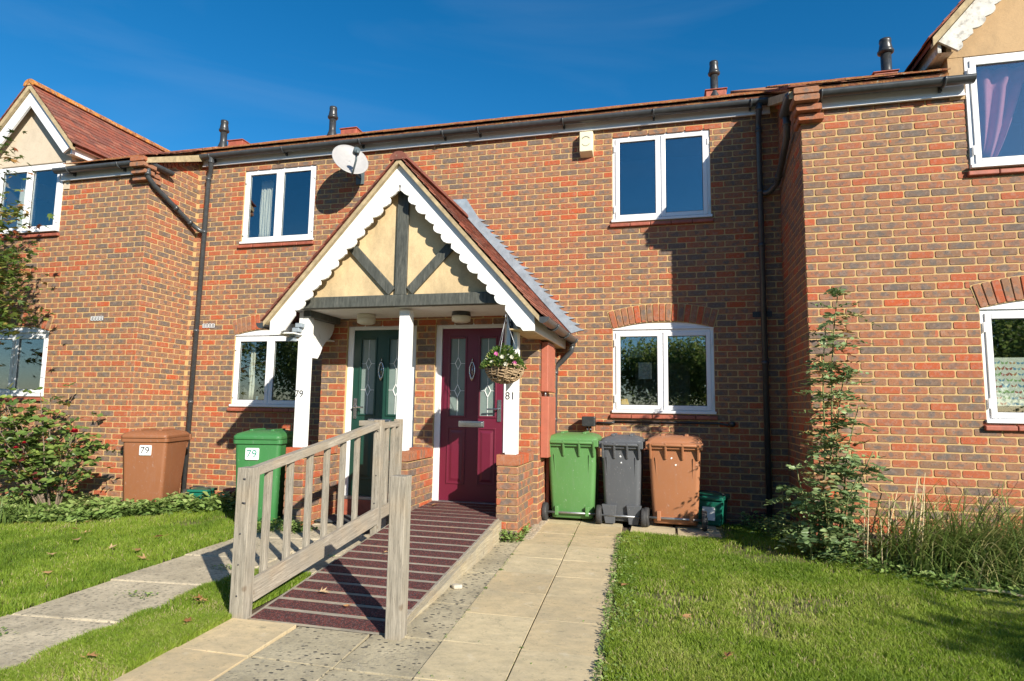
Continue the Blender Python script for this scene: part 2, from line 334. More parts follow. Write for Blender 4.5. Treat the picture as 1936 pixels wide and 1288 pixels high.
def obj(name, mb, mat, parent=None, local=False, bevel=0, seg=2, smooth_angle=None, label=None, kind=None):
    me = mb if isinstance(mb, bpy.types.Mesh) else mb.mesh(name)
    if mat and not me.materials: me.materials.append(MATS[mat])
    o = bpy.data.objects.new(name, me); COL.objects.link(o)
    if parent:
        o.parent = parent
        if not local: o.matrix_parent_inverse = Matrix.Translation(-Vector(WLOC.get(parent.name, (0, 0, 0))))
    WLOC[o.name] = (0, 0, 0)
    if bevel:
        b = o.modifiers.new('bevel', 'BEVEL'); b.width = bevel; b.segments = seg; b.limit_method = 'ANGLE'; b.angle_limit = math.radians(40)
    if label: o['label'] = label
    if kind: o['kind'] = kind
    return o
def thing(name, label, cat, loc=(0, 0, 0), rz=0, group=None):
    o = bpy.data.objects.new(name, None); COL.objects.link(o); o.empty_display_size = .1; o.location = loc; o.rotation_euler = (0, 0, rz); WLOC[o.name] = tuple(loc)
    return tag(o, label, cat, group)
def text_mesh(txt, size, ext=.001):
    c = bpy.data.curves.new('t', 'FONT'); c.body = txt; c.size = size; c.extrude = ext; c.align_x = 'CENTER'; c.align_y = 'CENTER'
    o = bpy.data.objects.new('t', c); COL.objects.link(o); bpy.context.view_layer.update()
    me = bpy.data.meshes.new_from_object(o.evaluated_get(bpy.context.evaluated_depsgraph_get())); me.materials.clear()
    bpy.data.objects.remove(o); return me
def proj(p):
    d = np.asarray(p)-CAM; z = d@CF; return (968+FPX*(d@CR)/z, 644-FPX*(d@CU)/z, z)
def tri_mesh(name, V, F, A, mat, kind=None, parent=None, smooth=False):
    me = bpy.data.meshes.new(name); V = np.asarray(V, np.float32); F = np.asarray(F, np.int32); k = F.shape[1]
    me.vertices.add(len(V)); me.vertices.foreach_set('co', V.ravel()); me.loops.add(F.size); me.loops.foreach_set('vertex_index', F.ravel())
    me.polygons.add(len(F)); me.polygons.foreach_set('loop_start', np.arange(0, F.size, k, dtype=np.int32)); me.polygons.foreach_set('loop_total', np.full(len(F), k, np.int32))
    at = me.attributes.new('bv', 'FLOAT', 'POINT'); at.data.foreach_set('value', np.asarray(A, np.float32)); me.update(); me.validate()
    me.materials.append(MATS[mat]); o = bpy.data.objects.new(name, me); COL.objects.link(o); WLOC[o.name] = (0, 0, 0)
    if kind: o['kind'] = kind
    if parent: o.parent = parent; o.matrix_parent_inverse = Matrix.Translation(-Vector(WLOC.get(parent.name, (0, 0, 0))))
    return o
# ------------------------------------------------------------------ pieces (bricks, tiles)
def tmpl_brick():
    c, d = .045, .14   # corner cuts relative to length / height
    def ring(ix, iz, y): 
        a, b = .5-ix, .5-iz
        return [(-a+c, y, -b), (a-c, y, -b), (a, y, -b+d), (a, y, b-d), (a-c, y, b), (-a+c, y, b), (-a, y, b-d), (-a, y, -b+d)]
    v = ring(0, 0, 1)+ring(0, 0, -.45)+ring(.018, .06, -1)
    f = [(i, (i+1) % 8, (i+1) % 8+8, i+8) for i in range(8)]+[(i+8, (i+1) % 8+8, (i+1) % 8+16, i+16) for i in range(8)]+[tuple(range(16, 24))]
    return np.array(v, float), f
def tmpl_box():
    v = [(x, y, z) for z in (-.5, .5) for y in (-1, 1) for x in (-.5, .5)]
    return np.array(v, float), [(0, 2, 3, 1), (4, 5, 7, 6), (0, 1, 5, 4), (2, 6, 7, 3), (0, 4, 6, 2), (1, 3, 7, 5)]
TM = {'brick': tmpl_brick(), 'tile': tmpl_box()}
SHARED = {}
NB = 20
def piece_mesh(kind, size, cls, mat):
    key = (kind, size, cls, mat)
    if key not in SHARED:
        V, F = TM[kind]; v = V*np.array(size); me = bpy.data.meshes.new(kind); me.from_pydata(v.tolist(), [], F)
        at = me.attributes.new('bv', 'FLOAT', 'POINT'); at.data.foreach_set('value', [(cls+.5)/NB]*len(v))
        uv = me.uv_layers.new(name='UVMap')
        for lp in me.loops: uv.data[lp.index].uv = (V[lp.vertex_index][0]+.5, V[lp.vertex_index][2]+.5)
        me.materials.append(MATS[mat]); SHARED[key] = me
    return SHARED[key]
class Pieces:
    """bricks or tiles of one thing; the nearest 300 become objects, the others one joined part"""
    def __init__(s, kind, mat, limit=300): s.kind = kind; s.mat = mat; s.l = []; s.limit = limit
    def add(s, c, U, I, W, size, parent, cls=None):
        if cls is None: cls = NR.randint(NB)
        s.l.append((np.array(c, float), np.array(U, float), np.array(I, float), np.array(W, float), size, parent, int(cls)))
    def flush(s, thing_obj, wall=None):
        sc = []
        for i, (c, U, I, W, size, par, cls) in enumerate(s.l):
            x, y, z = proj(c); k = 0
            if z > .3 and -10 < x < 1946 and -10 < y < 1298:
                nrm = -np.cross(I, U) if False else None
                a = proj(c-U*size[0]/2); b = proj(c+U*size[0]/2); e = proj(c-W*size[2]/2); g_ = proj(c+W*size[2]/2)
                k = abs((b[0]-a[0])*(g_[1]-e[1])-(b[1]-a[1])*(g_[0]-e[0]))
            sc.append(k)
        order = sorted(range(len(s.l)), key=lambda i: -sc[i]); top = set(i for i in order[:s.limit] if sc[i] > 8)
        rest = {}
        for i, (c, U, I, W, size, par, cls) in enumerate(s.l):
            if i in top:
                std = (.215, .006, .065) if s.kind == 'brick' else (.165, .006, .16)
                me = piece_mesh(s.kind, std, cls, s.mat); o = bpy.data.objects.new(s.kind, me); COL.objects.link(o)
                m = Matrix.Identity(4); q = [size[k]/std[k] for k in range(3)]
                for a in range(3): m[a][0] = U[a]*q[0]; m[a][1] = I[a]*q[1]; m[a][2] = W[a]*q[2]; m[a][3] = c[a]
                o.parent = par; o.matrix_parent_inverse = Matrix.Translation(-Vector(WLOC.get(par.name, (0, 0, 0)))) ; o.matrix_basis = m
            else: rest.setdefault(par.name, []).append(i)
        V0, F0 = TM[s.kind]; nv = len(V0)
        for pn, ids in rest.items():
            V = []; A = []; F = []; UV = []
            for j, i in enumerate(ids):
                c, U, I, W, size, par, cls = s.l[i]
                P = V0*np.array(size); V.append(c+P[:, :1]*U+P[:, 1:2]*I+P[:, 2:]*W); A += [(cls+.5)/NB]*nv
                F += [tuple(k+j*nv for k in f) for f in F0]
            V = np.concatenate(V); me = bpy.data.meshes.new(s.kind+'work'); me.from_pydata(V.tolist(), [], F)
            at = me.attributes.new('bv', 'FLOAT', 'POINT'); at.data.foreach_set('value', A)
            uv = me.uv_layers.new(name='UVMap'); vi = np.empty(len(me.loops), np.int32); me.loops.foreach_get('vertex_index', vi)
            uvv = (V0[:, [0, 2]]+.5)[vi % nv]; uv.data.foreach_set('uv', uvv.astype(np.float32).ravel())
            o = obj({'brick': 'brickwork', 'tile': 'tiling'}[s.kind], me, s.mat, bpy.data.objects[pn], kind='stuff')
def wall(name, parent, pcs, O, N, L, k0, k1, openings=(), phase=0.0, zb=None, zt=None, top=None, thick=.1, bricks=True, voids=(), hdr=0):
    """brick wall: O=(x,y) start, N outward normal, U = Z x N. openings cut the backing; voids only leave bricks out"""
    N = np.array([*N, 0.], float); U = np.array([-N[1], N[0], 0.]); I = -N; Z = np.array([0, 0, 1.]); O3 = np.array([O[0], O[1], 0.])
    zb = k0*.075 if zb is None else zb; zt = k1*.075 if zt is None else zt
    us = sorted({.003, L-.003}|{min(max(a, 0), L) for o in openings for a in o[:2]}); zs = sorted({zb, zt}|{min(max(a, zb), zt) for o in openings for a in o[2:4]})
    if top: us = sorted(set(us)|set(np.linspace(.003, L-.003, 9).tolist()))
    mb = MB()
    for a, b in zip(us, us[1:]):
        if a < .003: continue
        for c, d in zip(zs, zs[1:]):
            m, n = (a+b)/2, (c+d)/2
            if any(o[0] < m < o[1] and o[2] < n < o[3] for o in openings): continue
            ta = min(d, top(a)) if top else d; tb = min(d, top(b)) if top else d
            if ta <= c or tb <= c: continue
            p = [O3+U*a+Z*c, O3+U*b+Z*c, O3+U*b+I*thick+Z*c, O3+U*a+I*thick+Z*c, O3+U*a+Z*ta, O3+U*b+Z*tb, O3+U*b+I*thick+Z*tb, O3+U*a+I*thick+Z*ta]
            mb.hexa(p)
    wo = obj(name, mb, 'mortar', parent)
    if bricks:
        for k in range(k0, k1):
            zc = k*.075+.0525; cuts = []
            for o in list(openings)+list(voids):
                if o[2] < zc < o[3]: cuts.append((o[0], o[1]))
            off = phase+(.1125 if k % 2 else 0); j0 = int((-off)/.225)-2
            for j in range(j0, j0+int(L/.225)+6):
                segs = [(max(0.0, off+j*.225+.005), min(L, off+j*.225+.22))]
                for c in cuts:
                    ns = []
                    for a, b in segs:
                        if b <= c[0] or a >= c[1]: ns.append((a, b))
                        else:
                            if a < c[0]-.005: ns.append((a, c[0]-.002))
                            if b > c[1]+.005: ns.append((c[1]+.002, b))
                    segs = ns
                for a, b in segs:
                    if b-a < .028: continue
                    m = (a+b)/2
                    if top and zc+.03 > top(m): continue
                    c = O3+U*m+Z*(zc+R.uniform(-.0014, .0014))+I*(.0015+R.uniform(-.0012, .0012))
                    pn = .5+.5*math.sin(c[0]*1.7+1.3*math.sin(c[2]*2.1+c[0]))*math.sin(c[2]*2.9+c[0]*.8+c[1]*2); low = max(0, 1-c[2]/1.6)*.12; cls = NR.randint(0, 4) if NR.rand() < .05+.22*pn**3+low else (NR.randint(2, NB) if NR.rand() < .75 else NR.randint(4, 13))
                    pcs.add(c, U, I, Z, (b-a-R.uniform(0, .004), .0065, .0645), wo, cls)
    return wo
def arch(parent_wall, pcs, O, N, u0, u1, zs, crown=.085, h=.215, n=None):
    """segmental arch of voussoirs over an opening, proud of the wall"""
    N = np.array([*N, 0.], float); U = np.array([-N[1], N[0], 0.]); I = -N; Z = np.array([0, 0, 1.]); O3 = np.array([O[0], O[1], 0.])
    w_ = (u1-u0)/2; uc = (u0+u1)/2; rad = (w_*w_+crown*crown)/(2*crown); cz = zs+crown-rad; half = math.asin(w_/rad)
    n = n or int(round(2*half*(rad+h/2)/.076))
    pts = []; 
    for r_, rng in ((rad-.004, 1), (rad+h+.006, -1)):
        for i in range(0, 25)[::rng]:
            a = -half*1.012+2*half*1.012*i/24; q = O3+U*(uc+r_*math.sin(a))+Z*(cz+r_*math.cos(a))+N*.008; pts.append(q)
    mb = MB(); n2 = len(pts)//2
    vs = [Vector(p) for p in pts]; fs = []
    for i in range(n2-1): fs.append((i, i+1, 2*n2-2-i, 2*n2-1-i))
    mb.add(vs, fs); mb.add([v-Vector(N)*.05 for v in vs], []); 
    m2 = MB(); 
    for i in range(n2-1):
        a, b, c, d = vs[i], vs[i+1], vs[2*n2-2-i], vs[2*n2-1-i]; q = -Vector(N)*.05
        m2.hexa([a+q, b+q, b, a, d+q, c+q, c, d])
    obj('arch_bedding', m2, 'mortar', parent_wall)
    for i in range(n):
        a = -half+2*half*(i+.5)/n; d = np.array([0, 0, 0])+U*math.sin(a)+Z*math.cos(a); t = U*math.cos(a)-Z*math.sin(a)
        c = O3+U*(uc+(rad+h/2)*math.sin(a))+Z*(cz+(rad+h/2)*math.cos(a))+N*.011
        pcs.add(c, d, I, -t, (h, .0065, .066), parent_wall, NR.choice([0, 1, 3, 5, 6, 7, 8, 9, 10, 12, 13]))
    return rad, cz, half, uc
# ------------------------------------------------------------------ ground
def g(x, y): return .10+.03*max(min(y+1, 0), -8)+.035*max(min(x+3, 0), -6)
def ga(x, y): return .10+.03*np.clip(np.minimum(y+1, 0), -8, 0)+.035*np.clip(np.minimum(x+3, 0), -6, 0)
xs = [-400, -100, -40, -20, -12, -9]+[-8+.25*i for i in range(57)]+[7, 9, 12, 20, 40, 100, 400]; ys = [-400, -100, -40, -20, -12, -9]+[-8.5+.25*i for i in range(39)]+[1.5, 3, 6, 12, 40, 100, 400]
mb = MB(); nx = len(xs)
mb.add([(x, y, g(x, y)-.035) for y in ys for x in xs], [(j*nx+i, j*nx+i+1, (j+1)*nx+i+1, (j+1)*nx+i) for j in range(len(ys)-1) for i in range(nx-1)])
obj('ground', mb, 'soil', kind='structure')
# paths: rotate by the small skew of the new path
def slabs(path, name, rects, mat, dz, bevel=.002):
    for i, (p4) in enumerate(rects):
        m = MB(); t = [Vector((x, y, g(x, y)+dz)) for x, y in p4]
        jx = [R.uniform(-.004, .004) for _ in range(4)]
        t = [v+Vector((0, 0, j)) for v, j in zip(t, jx)]
        b = [v-Vector((0, 0, .05)) for v in t]; m.hexa(b+t, R.random())
        obj(name, m, mat, path, bevel=bevel)
def quad(cx, cy, wx, wy, rot=0.0):
    c, s_ = math.cos(rot), math.sin(rot)
    return [(cx+a*c-b*s_, cy+a*s_+b*c) for a, b in ((-wx/2, -wy/2), (wx/2, -wy/2), (wx/2, wy/2), (-wx/2, wy/2))]
def sheet(name, pts, mat, dz, thick=.04):
    m = MB(); t = [Vector((x, y, g(x, y)+dz)) for x, y in pts]; m.prism(t, (0, 0, -thick)); return obj(name, m, mat, kind='structure')
path = sheet('path', [(-1.20, -6.6), (-.25, -6.6), (-.49, -.62), (-1.40, -.62)], 'soil', -.016)
rects = []
SK = .041
for r_ in range(13):
    y = -6.3+r_*.463
    for c_ in range(2):
        cx = -.80+(c_-.5)*.462-SK*(y+4.5); rects.append(quad(cx, y, .453, .459, SK))
slabs(path, 'paving_slab', rects, 'riven_slab', .002)
rects = [quad(-.17, -.98, .45, .45, 0), quad(.29, -.98, .42, .45, 0), quad(-.19, -.45, .45, .56, 0), quad(.27, -.45, .42, .56, 0), quad(-.66, -.36, .44, .40, 0), quad(-1.13, -.36, .44, .40, 0)]
rects = [r_ for r_ in rects]
pt = sheet('path', [(-1.36, -.14), (-1.36, -.60), (-.42, -.60), (-.42, -1.22), (.51, -1.22), (.51, -.14)], 'soil', -.018)
slabs(pt, 'paving_slab', rects, 'riven_slab', 0)
# dark concrete slabs between ramp and path and in front of the ramp
rects = []
for y0, y1 in ((-2.9, -1.95), (-3.62, -2.92), (-4.22, -3.64)):
    rects.append([(-1.62-.0*y0, y0), (-1.282-SK*(y0+3.3), y0), (-1.282-SK*(y1+3.3), y1), (-1.62, y1)])
for y0, y1 in ((-4.68, -4.24), (-5.14, -4.70), (-5.60, -5.16), (-6.5, -5.62)):
    for x0, x1 in ((-2.19, -1.72), (-1.70, -1.245)):
        rects.append([(x0, y0), (x1-SK*(y0+4.3), y0), (x1-SK*(y1+4.3), y1), (x0, y1)])
rects.append([(-1.78, -1.94), (-1.345, -1.94), (-1.36, -1.82), (-1.78, -1.82)])
dp = sheet('path', [(-2.2, -6.6), (-1.19, -6.6), (-1.37, -1.80), (-1.78, -1.80), (-1.7, -4.1), (-2.2, -4.1)], 'soil', -.018)
slabs(dp, 'concrete_slab', rects, 'dark_concrete', -.002)
yp = sheet('path', [(-2.68, -6.6), (-2.2, -6.6), (-2.2, -4.2), (-2.68, -4.2)], 'soil', -.018)
slabs(yp, 'paving_slab', [quad(-2.43, -4.47, .45, .45), quad(-2.43, -4.93, .45, .45), quad(-2.43, -5.39, .45, .45), quad(-2.43, -5.85, .45, .45)], 'yellow_slab', .004)
# old concrete path to the green door
cp = sheet('path', [(-4.22, -6.6), (-3.24, -6.6), (-3.24, -1.2), (-4.22, -1.8), (-4.24, -3.0)], 'soil', -.018)
rects = []
ysl = [-6.6, -5.9, -5.2, -4.45, -3.7, -2.95, -2.25, -1.62]
for a, b in zip(ysl, ysl[1:]):
    rects.append([(-4.19+R.uniform(-.03, .03), a+.004), (-3.26, a+.004), (-3.26, b-.004), (-4.19+R.uniform(-.03, .03), b-.004)])
rects.append([(-3.75, -1.612), (-2.82, -1.612), (-2.82, -1.16), (-3.75, -1.16)])
slabs(cp, 'concrete_slab', rects, 'old_concrete', -.002, .012)

# ------------------------------------------------------------------ windows
def window(house, x0, x1, z0, z1, yp, arched=False, crown=.085, hinges=True, room='interior', sill=True, y_in=.016, upper=False):
    """double casement: outer frame (window) > sash x2, pane x2, sill parts"""
    y0 = yp+y_in
    m = MB(); f = .05
    m.box(x0, y0, z0, x0+f, y0+.07, z1); m.box(x1-f, y0, z0, x1, y0+.07, z1); m.box(x0+f, y0, z0, x1-f, y0+.07, z0+f); m.box(x0+f, y0, z1-f, x1-f, y0+.07, z1)
    xm = (x0+x1)/2; m.box(xm-.02, y0, z0+f, xm+.02, y0+.07, z1-f)
    m.box(x0-.012, y0-.045, z0-.006, x1+.012, y0-.002, z0+.026)
    wo = obj('window', m, 'upvc', house, bevel=.004)
    for a, b, sd in ((x0+f-.012, xm-.010, -1), (xm+.010, x1-f+.012, 1)):
        s_ = MB(); q = .052; ys_ = y0-.014; zz0, zz1 = z0+f-.012, z1-f+.012
        s_.box(a, ys_, zz0, a+q, ys_+.05, zz1); s_.box(b-q, ys_, zz0, b, ys_+.05, zz1); s_.box(a+q, ys_, zz0, b-q, ys_+.05, zz0+q); s_.box(a+q, ys_, zz1-q, b-q, ys_+.05, zz1)
        so_ = obj('sash', s_, 'upvc', wo, bevel=.006)
        p = MB(); p.box(a+q-.004, ys_+.02, zz0+q-.004, b-q+.004, ys_+.026, zz1-q+.004); obj('pane', p, 'window_glass', wo)
        gk = MB(); e = .006
        gk.box(a+q, ys_+.012, zz0+q, a+q+e, ys_+.019, zz1-q); gk.box(b-q-e, ys_+.012, zz0+q, b-q, ys_+.019, zz1-q); gk.box(a+q+e, ys_+.012, zz0+q, b-q-e, ys_+.019, zz0+q+e); gk.box(a+q+e, ys_+.012, zz1-q-e, b-q-e, ys_+.019, zz1-q)
        obj('gasket', gk, 'black_plastic', wo)
        if hinges:
            h = MB(); xh = a-.012 if sd < 0 else b+.012
            for zh in (zz0+.13, zz1-.13): h = MB(); h.box(xh-.008, ys_-.012, zh-.045, xh+.008, ys_+.004, zh+.045); obj('hinge', h, 'upvc', wo, bevel=.003)
        h = MB(); xh = (b-q/2) if sd < 0 else (a+q/2); h.bar((xh, ys_+.075, (zz0+zz1)/2+.05), (xh, ys_+.075, (zz0+zz1)/2-.07), .018, .02); obj('handle', h, 'upvc', wo)
    if arched:
        pts = [(x0, z1+.004)]+[(x1, z1+.004)]; w_ = (x1-x0)/2; rad = (w_*w_+crown*crown)/(2*crown); cz = z1+crown-rad+.006; hf = math.asin(w_/rad)
        for i in range(15):
            a = hf-2*hf*i/14; pts.append((xm+rad*math.sin(a), cz+rad*math.cos(a)+.012))
        a_ = MB(); a_.prism([(x, y0-.004, z) for x, z in pts], (0, .05, 0)); obj('arch_panel', a_, 'upvc', wo)
        a_ = MB(); a_.box(x0-.004, y0-.02, z1-.004, x1+.004, y0-.006, z1+.014); obj('head_bead', a_, 'upvc', wo, bevel=.003)
    # room behind
    r_ = MB(); d = 1.6; xa, xb, za, zb_ = (x0-.5, x1+.5, z0-.6, z1+.35) if not upper else (x0-.06, x1+.06, z0-.5, z1+.01); yb = y0+.09
    r_.add([(xa, yb+d, za), (xb, yb+d, za), (xb, yb+d, zb_), (xa, yb+d, zb_)], [(0, 1, 2, 3)]); r_.add([(xa, yb, za), (xa, yb+d, za), (xa, yb+d, zb_), (xa, yb, zb_)], [(0, 1, 2, 3)])
    r_.add([(xb, yb, za), (xb, yb+d, za), (xb, yb+d, zb_), (xb, yb, zb_)], [(0, 3, 2, 1)]); r_.add([(xa, yb, za), (xb, yb, za), (xb, yb+d, za), (xa, yb+d, za)], [(0, 1, 2, 3)]); r_.add([(xa, yb, zb_), (xb, yb, zb_), (xb, yb+d, zb_), (xa, yb+d, zb_)], [(0, 3, 2, 1)])
    r_.box(x0+.02, yb-.02, z0-.02, x1-.02, yb+.16, z0+.03)
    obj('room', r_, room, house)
    if sill:
        n = int((x1-x0+.06)/.218); 
        for i in range(n):
            a = x0-.03+i*(x1-x0+.06)/n; b = a+(x1-x0+.06)/n-.006
            m = MB(); m.hexa([(a, yp-.045, z0-.072), (b, yp-.045, z0-.072), (b, yp+.04, z0-.072), (a, yp+.04, z0-.072), (a, yp-.045, z0-.030), (b, yp-.045, z0-.030), (b, yp+.04, z0-.012), (a, yp+.04, z0-.012)])
            obj('sill_tile', m, 'terracotta', wo, bevel=.008)
    return wo
def curtain(x0, x1, z0, z1, y, label, mat='curtain', waves=7, amp=.025, cat='curtain', taper=0.0):
    m = MB(); n = 60; k = 8; vs = []
    for j in range(k+1):
        t = j/k
        for i in range(n+1):
            u = i/n; x = x0+(x1-x0)*(u*(1-taper*(1-t))+taper*(1-t)*.5*0); vs.append((x+.008*math.sin(9*t+i*.2), y+amp*math.sin(u*waves*2*PI+.6*math.sin(3*t))*(1-.3*t), z0+(z1-z0)*t))
    m.add(vs, [(j*(n+1)+i, j*(n+1)+i+1, (j+1)*(n+1)+i+1, (j+1)*(n+1)+i) for j in range(k) for i in range(n)], .5, True)
    o = obj('curtain' if cat == 'curtain' else 'cloth', m, mat); sd = o.modifiers.new('thick', 'SOLIDIFY'); sd.thickness = .003
    return tag(o, label, cat)
# ------------------------------------------------------------------ houses
FX0, FXM, FX1 = -6.955, -2.68, 1.33; YL, YR = -.92, -1.25
hA = thing('terraced_house', 'end terraced house at far left with pale rendered gable over its casement window', 'house', (-9, YL, 0), group='houses of the terrace')
hB = thing('terraced_house', 'brick house left of the porch with green front door side and satellite dish', 'house', (-4.8, 0, 0), group='houses of the terrace')
hC = thing('terraced_house', 'brick house right of the porch, behind the three wheelie bins', 'house', (-.6, 0, 0), group='houses of the terrace')
hD = thing('terraced_house', 'projecting brick house at far right with butterfly film in its lower window', 'house', (4, YR, 0), group='houses of the terrace')
W1 = (-6.14, -4.94); W2 = (-.66, .54); ZU = (3.70, 4.84); ZL = (1.30, 2.325); ZLO = (1.30, 2.405)
roof_y = lambda y: 5.14+.49*y     # underside line of the roof above the walls
# house A
pA = Pieces('brick', 'brick'); O = (-13.0, YL); ax0, ax1 = -9.68, -8.47
wA = wall('front_wall', hA, pA, O, (0, -1), -6.955-O[0], -5, 63, [(ax0-O[0], ax1-O[0], 1.40, 2.38), (ax0-O[0], ax1-O[0], 3.76, 4.9)], phase=(ax1-O[0]) % .225, zt=4.66)
rA = arch(wA, pA, O, (0, -1), ax0-O[0], ax1-O[0], 2.32)
wAs = wall('side_wall', hA, pA, (FX0, YL), (1, 0), .92, -5, 69, phase=.105, zt=5.15, top=lambda u: roof_y(YL+u)-.11)
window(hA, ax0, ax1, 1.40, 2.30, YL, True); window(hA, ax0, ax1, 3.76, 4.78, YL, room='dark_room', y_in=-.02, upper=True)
# house B
pB = Pieces('brick', 'brick'); O = (FX0, 0)
lob0, lob1, LY = -4.03, -1.368, -1.10
op = [(W1[0]-O[0], W1[1]-O[0], *ZLO), (W1[0]-O[0], W1[1]-O[0], *ZU)]
wB = wall('front_wall', hB, pB, O, (0, -1), FXM-O[0], -5, 66, op, phase=(W1[0]-O[0]) % .225, voids=[(lob0-O[0]+.05, 99, -1, 2.3)], zt=5.06)
arch(wB, pB, O, (0, -1), op[0][0], op[0][1], 2.335)
window(hB, *W1, *ZL, 0, True); window(hB, *W1, *ZU, 0, room='dark_room')
# house C
pC = Pieces('brick', 'brick'); O = (FXM, 0)
op = [(W2[0]-O[0], W2[1]-O[0], *ZLO), (W2[0]-O[0], W2[1]-O[0], *ZU)]
wC = wall('front_wall', hC, pC, O, (0, -1), FX1-O[0], -5, 66, op, phase=(W2[0]-O[0]) % .225, voids=[(-9, lob1-O[0]-.05, -1, 2.3)], zt=5.06)
arch(wC, pC, O, (0, -1), op[0][0], op[0][1], 2.335)
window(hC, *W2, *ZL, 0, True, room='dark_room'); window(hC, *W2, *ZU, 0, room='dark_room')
for x_ in (FX0+.0, FXM, FX1):
    m = MB(); m.box(x_-.02, .001, -.3, x_+.03, .05, 5.0); obj('wall_core', m, 'mortar', hC if x_ > -3 else hB)
# house D
pD = Pieces('brick', 'brick'); O = (FX1, YR); dx0, dx1 = 2.78, 3.98
op = [(dx0-O[0], dx1-O[0], 1.27, 2.38), (dx0-O[0], dx1-O[0], 3.63, 4.9)]
wD = wall('front_wall', hD, pD, O, (0, -1), 5.6-O[0], -4, 61, op, phase=(dx0-O[0]) % .225, zt=4.50)
arch(wD, pD, O, (0, -1), op[0][0], op[0][1], 2.31)
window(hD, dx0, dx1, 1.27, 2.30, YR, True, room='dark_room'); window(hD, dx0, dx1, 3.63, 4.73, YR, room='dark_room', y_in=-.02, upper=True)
wDs = wall('side_wall', hD, pD, (FX1, 0), (-1, 0), 1.25, -5, 69, phase=.105, zt=5.15, top=lambda u: roof_y(-u)-.11)
# corbelled brick course ends at eaves corners + sloping brick band
for par, pcs, x, y, sg, zt in ((wA, pA, FX0, YL, 1, 4.36), (wD, pD, FX1, YR, -1, 4.20)):
    for i in range(4):
        pr = .03+.03*i if i < 3 else .09
        pcs.add((x+sg*(pr-.11)-sg*0, y-.012-pr, zt+.0525+.075*i), (1, 0, 0), (0, 1, 0), (0, 0, 1), (.24, .02+pr, .066), par, NR.choice([4, 5, 7, 8]))
        pcs.add((x+sg*.011, y-pr+.10, zt+.0525+.075*i), (0, sg, 0), (-sg, 0, 0), (0, 0, 1), (.20, .014+pr*.3, .066), par, NR.choice([4, 5, 7, 8]))
    n = 13
    for i in range(n):
        yy = y+.05+(abs(y)-.06)*(i+.5)/n; zz = roof_y(yy)-.085
        t = np.array([0, 1, .49]); t /= np.linalg.norm(t); up = np.array([0, -.49, 1]); up /= np.linalg.norm(up)
        U_ = t*(1 if sg > 0 else -1)
        pcs.add((x+sg*.012, yy, zz), U_, (-sg, 0, 0), up, (.060, .02, .10), wAs if sg > 0 else wDs, NR.choice([0, 1, 2, 3, 5]))
for p_, h_ in ((pA, hA), (pB, hB), (pC, hC), (pD, hD)): p_.flush(h_)

# ---- roofs: tiles on a slope. slope(): rows of plain tiles as pieces
def tile_slope(pcs, par, a, b, up, gauge=.105, wdt=.165, rows=10, lift=.02, inset=None):
    """a->b along the eaves, up = unit vector up the slope"""
    a = np.array(a, float); b = np.array(b, float); L = np.linalg.norm(b-a); U = (b-a)/L; up = np.array(up, float); up /= np.linalg.norm(up)
    nrm = np.cross(U, up); 
    if nrm[2] < 0: nrm = -nrm
    tl = up*math.cos(.075)-nrm*math.sin(.075)*1; nn = np.cross(U, tl); nn = nn if nn[2] > 0 else -nn
    for r_ in range(rows):
        off = (r_ % 2)*wdt/2; n = int(L/wdt)+1
        for i in range(-1, n+1):
            x0_ = i*wdt+off; x1_ = x0_+wdt-.003
            lo = 0.0; hi = L
            if inset: lo, hi = inset(r_*gauge, L)
            x0_ = max(lo, x0_); x1_ = min(hi, x1_)
            if x1_-x0_ < .03: continue
            c = a+U*(x0_+x1_)/2+up*(r_*gauge+.08)+nrm*(lift+R.uniform(-.002, .003)); 
            I = -nn
            if np.dot(np.cross(U, I), tl) < 0: U_ = -U
            else: U_ = U
            pcs.add(c, U_, I, tl, (x1_-x0_, .006, .165), par)
def main_roof(h, x0, x1, y0, z0, rows=38):
    ts = .52; m = MB(); y1 = 4.0; m.add([(x0, y0, z0), (x1, y0, z0), (x1, y1, z0+ts*(y1-y0)), (x0, y1, z0+ts*(y1-y0))], [(0, 1, 2, 3)])
    m.add([(x0, y1, z0+ts*(y1-y0)), (x1, y1, z0+ts*(y1-y0)), (x1, y1+4.2, z0), (x0, y1+4.2, z0)], [(0, 1, 2, 3)])
    r_ = obj('roof', m, 'mossy_tile', h); sd = r_.modifiers.new('thick', 'SOLIDIFY'); sd.thickness = .03; sd.offset = -1
    p = Pieces('tile', 'mossy_tile', 60); tile_slope(p, r_, (x0, y0-.02, z0), (x1, y0-.02, z0), (0, 1, ts), rows=rows, gauge=.115); p.flush(h)
    return r_
rfA = main_roof(hA, -8.30, FX0-.0, -1.06, 4.66, 14); main_roof(hA, -13, -9.82, -1.06, 4.66, 14); main_roof(hA, -9.82, -8.30, -.30, 5.032, 4); rfB = main_roof(hB, FX0+.002, FXM, -.13, 5.125, 12); rfC = main_roof(hC, FXM+.002, FX1-.002, -.13, 5.125, 12); rfD = main_roof(hD, FX1-.12, 2.60, -1.40, 4.53, 14); main_roof(hD, 4.16, 5.6, -1.40, 4.53, 12); main_roof(hD, 2.60, 4.16, -.55, 4.947, 4)
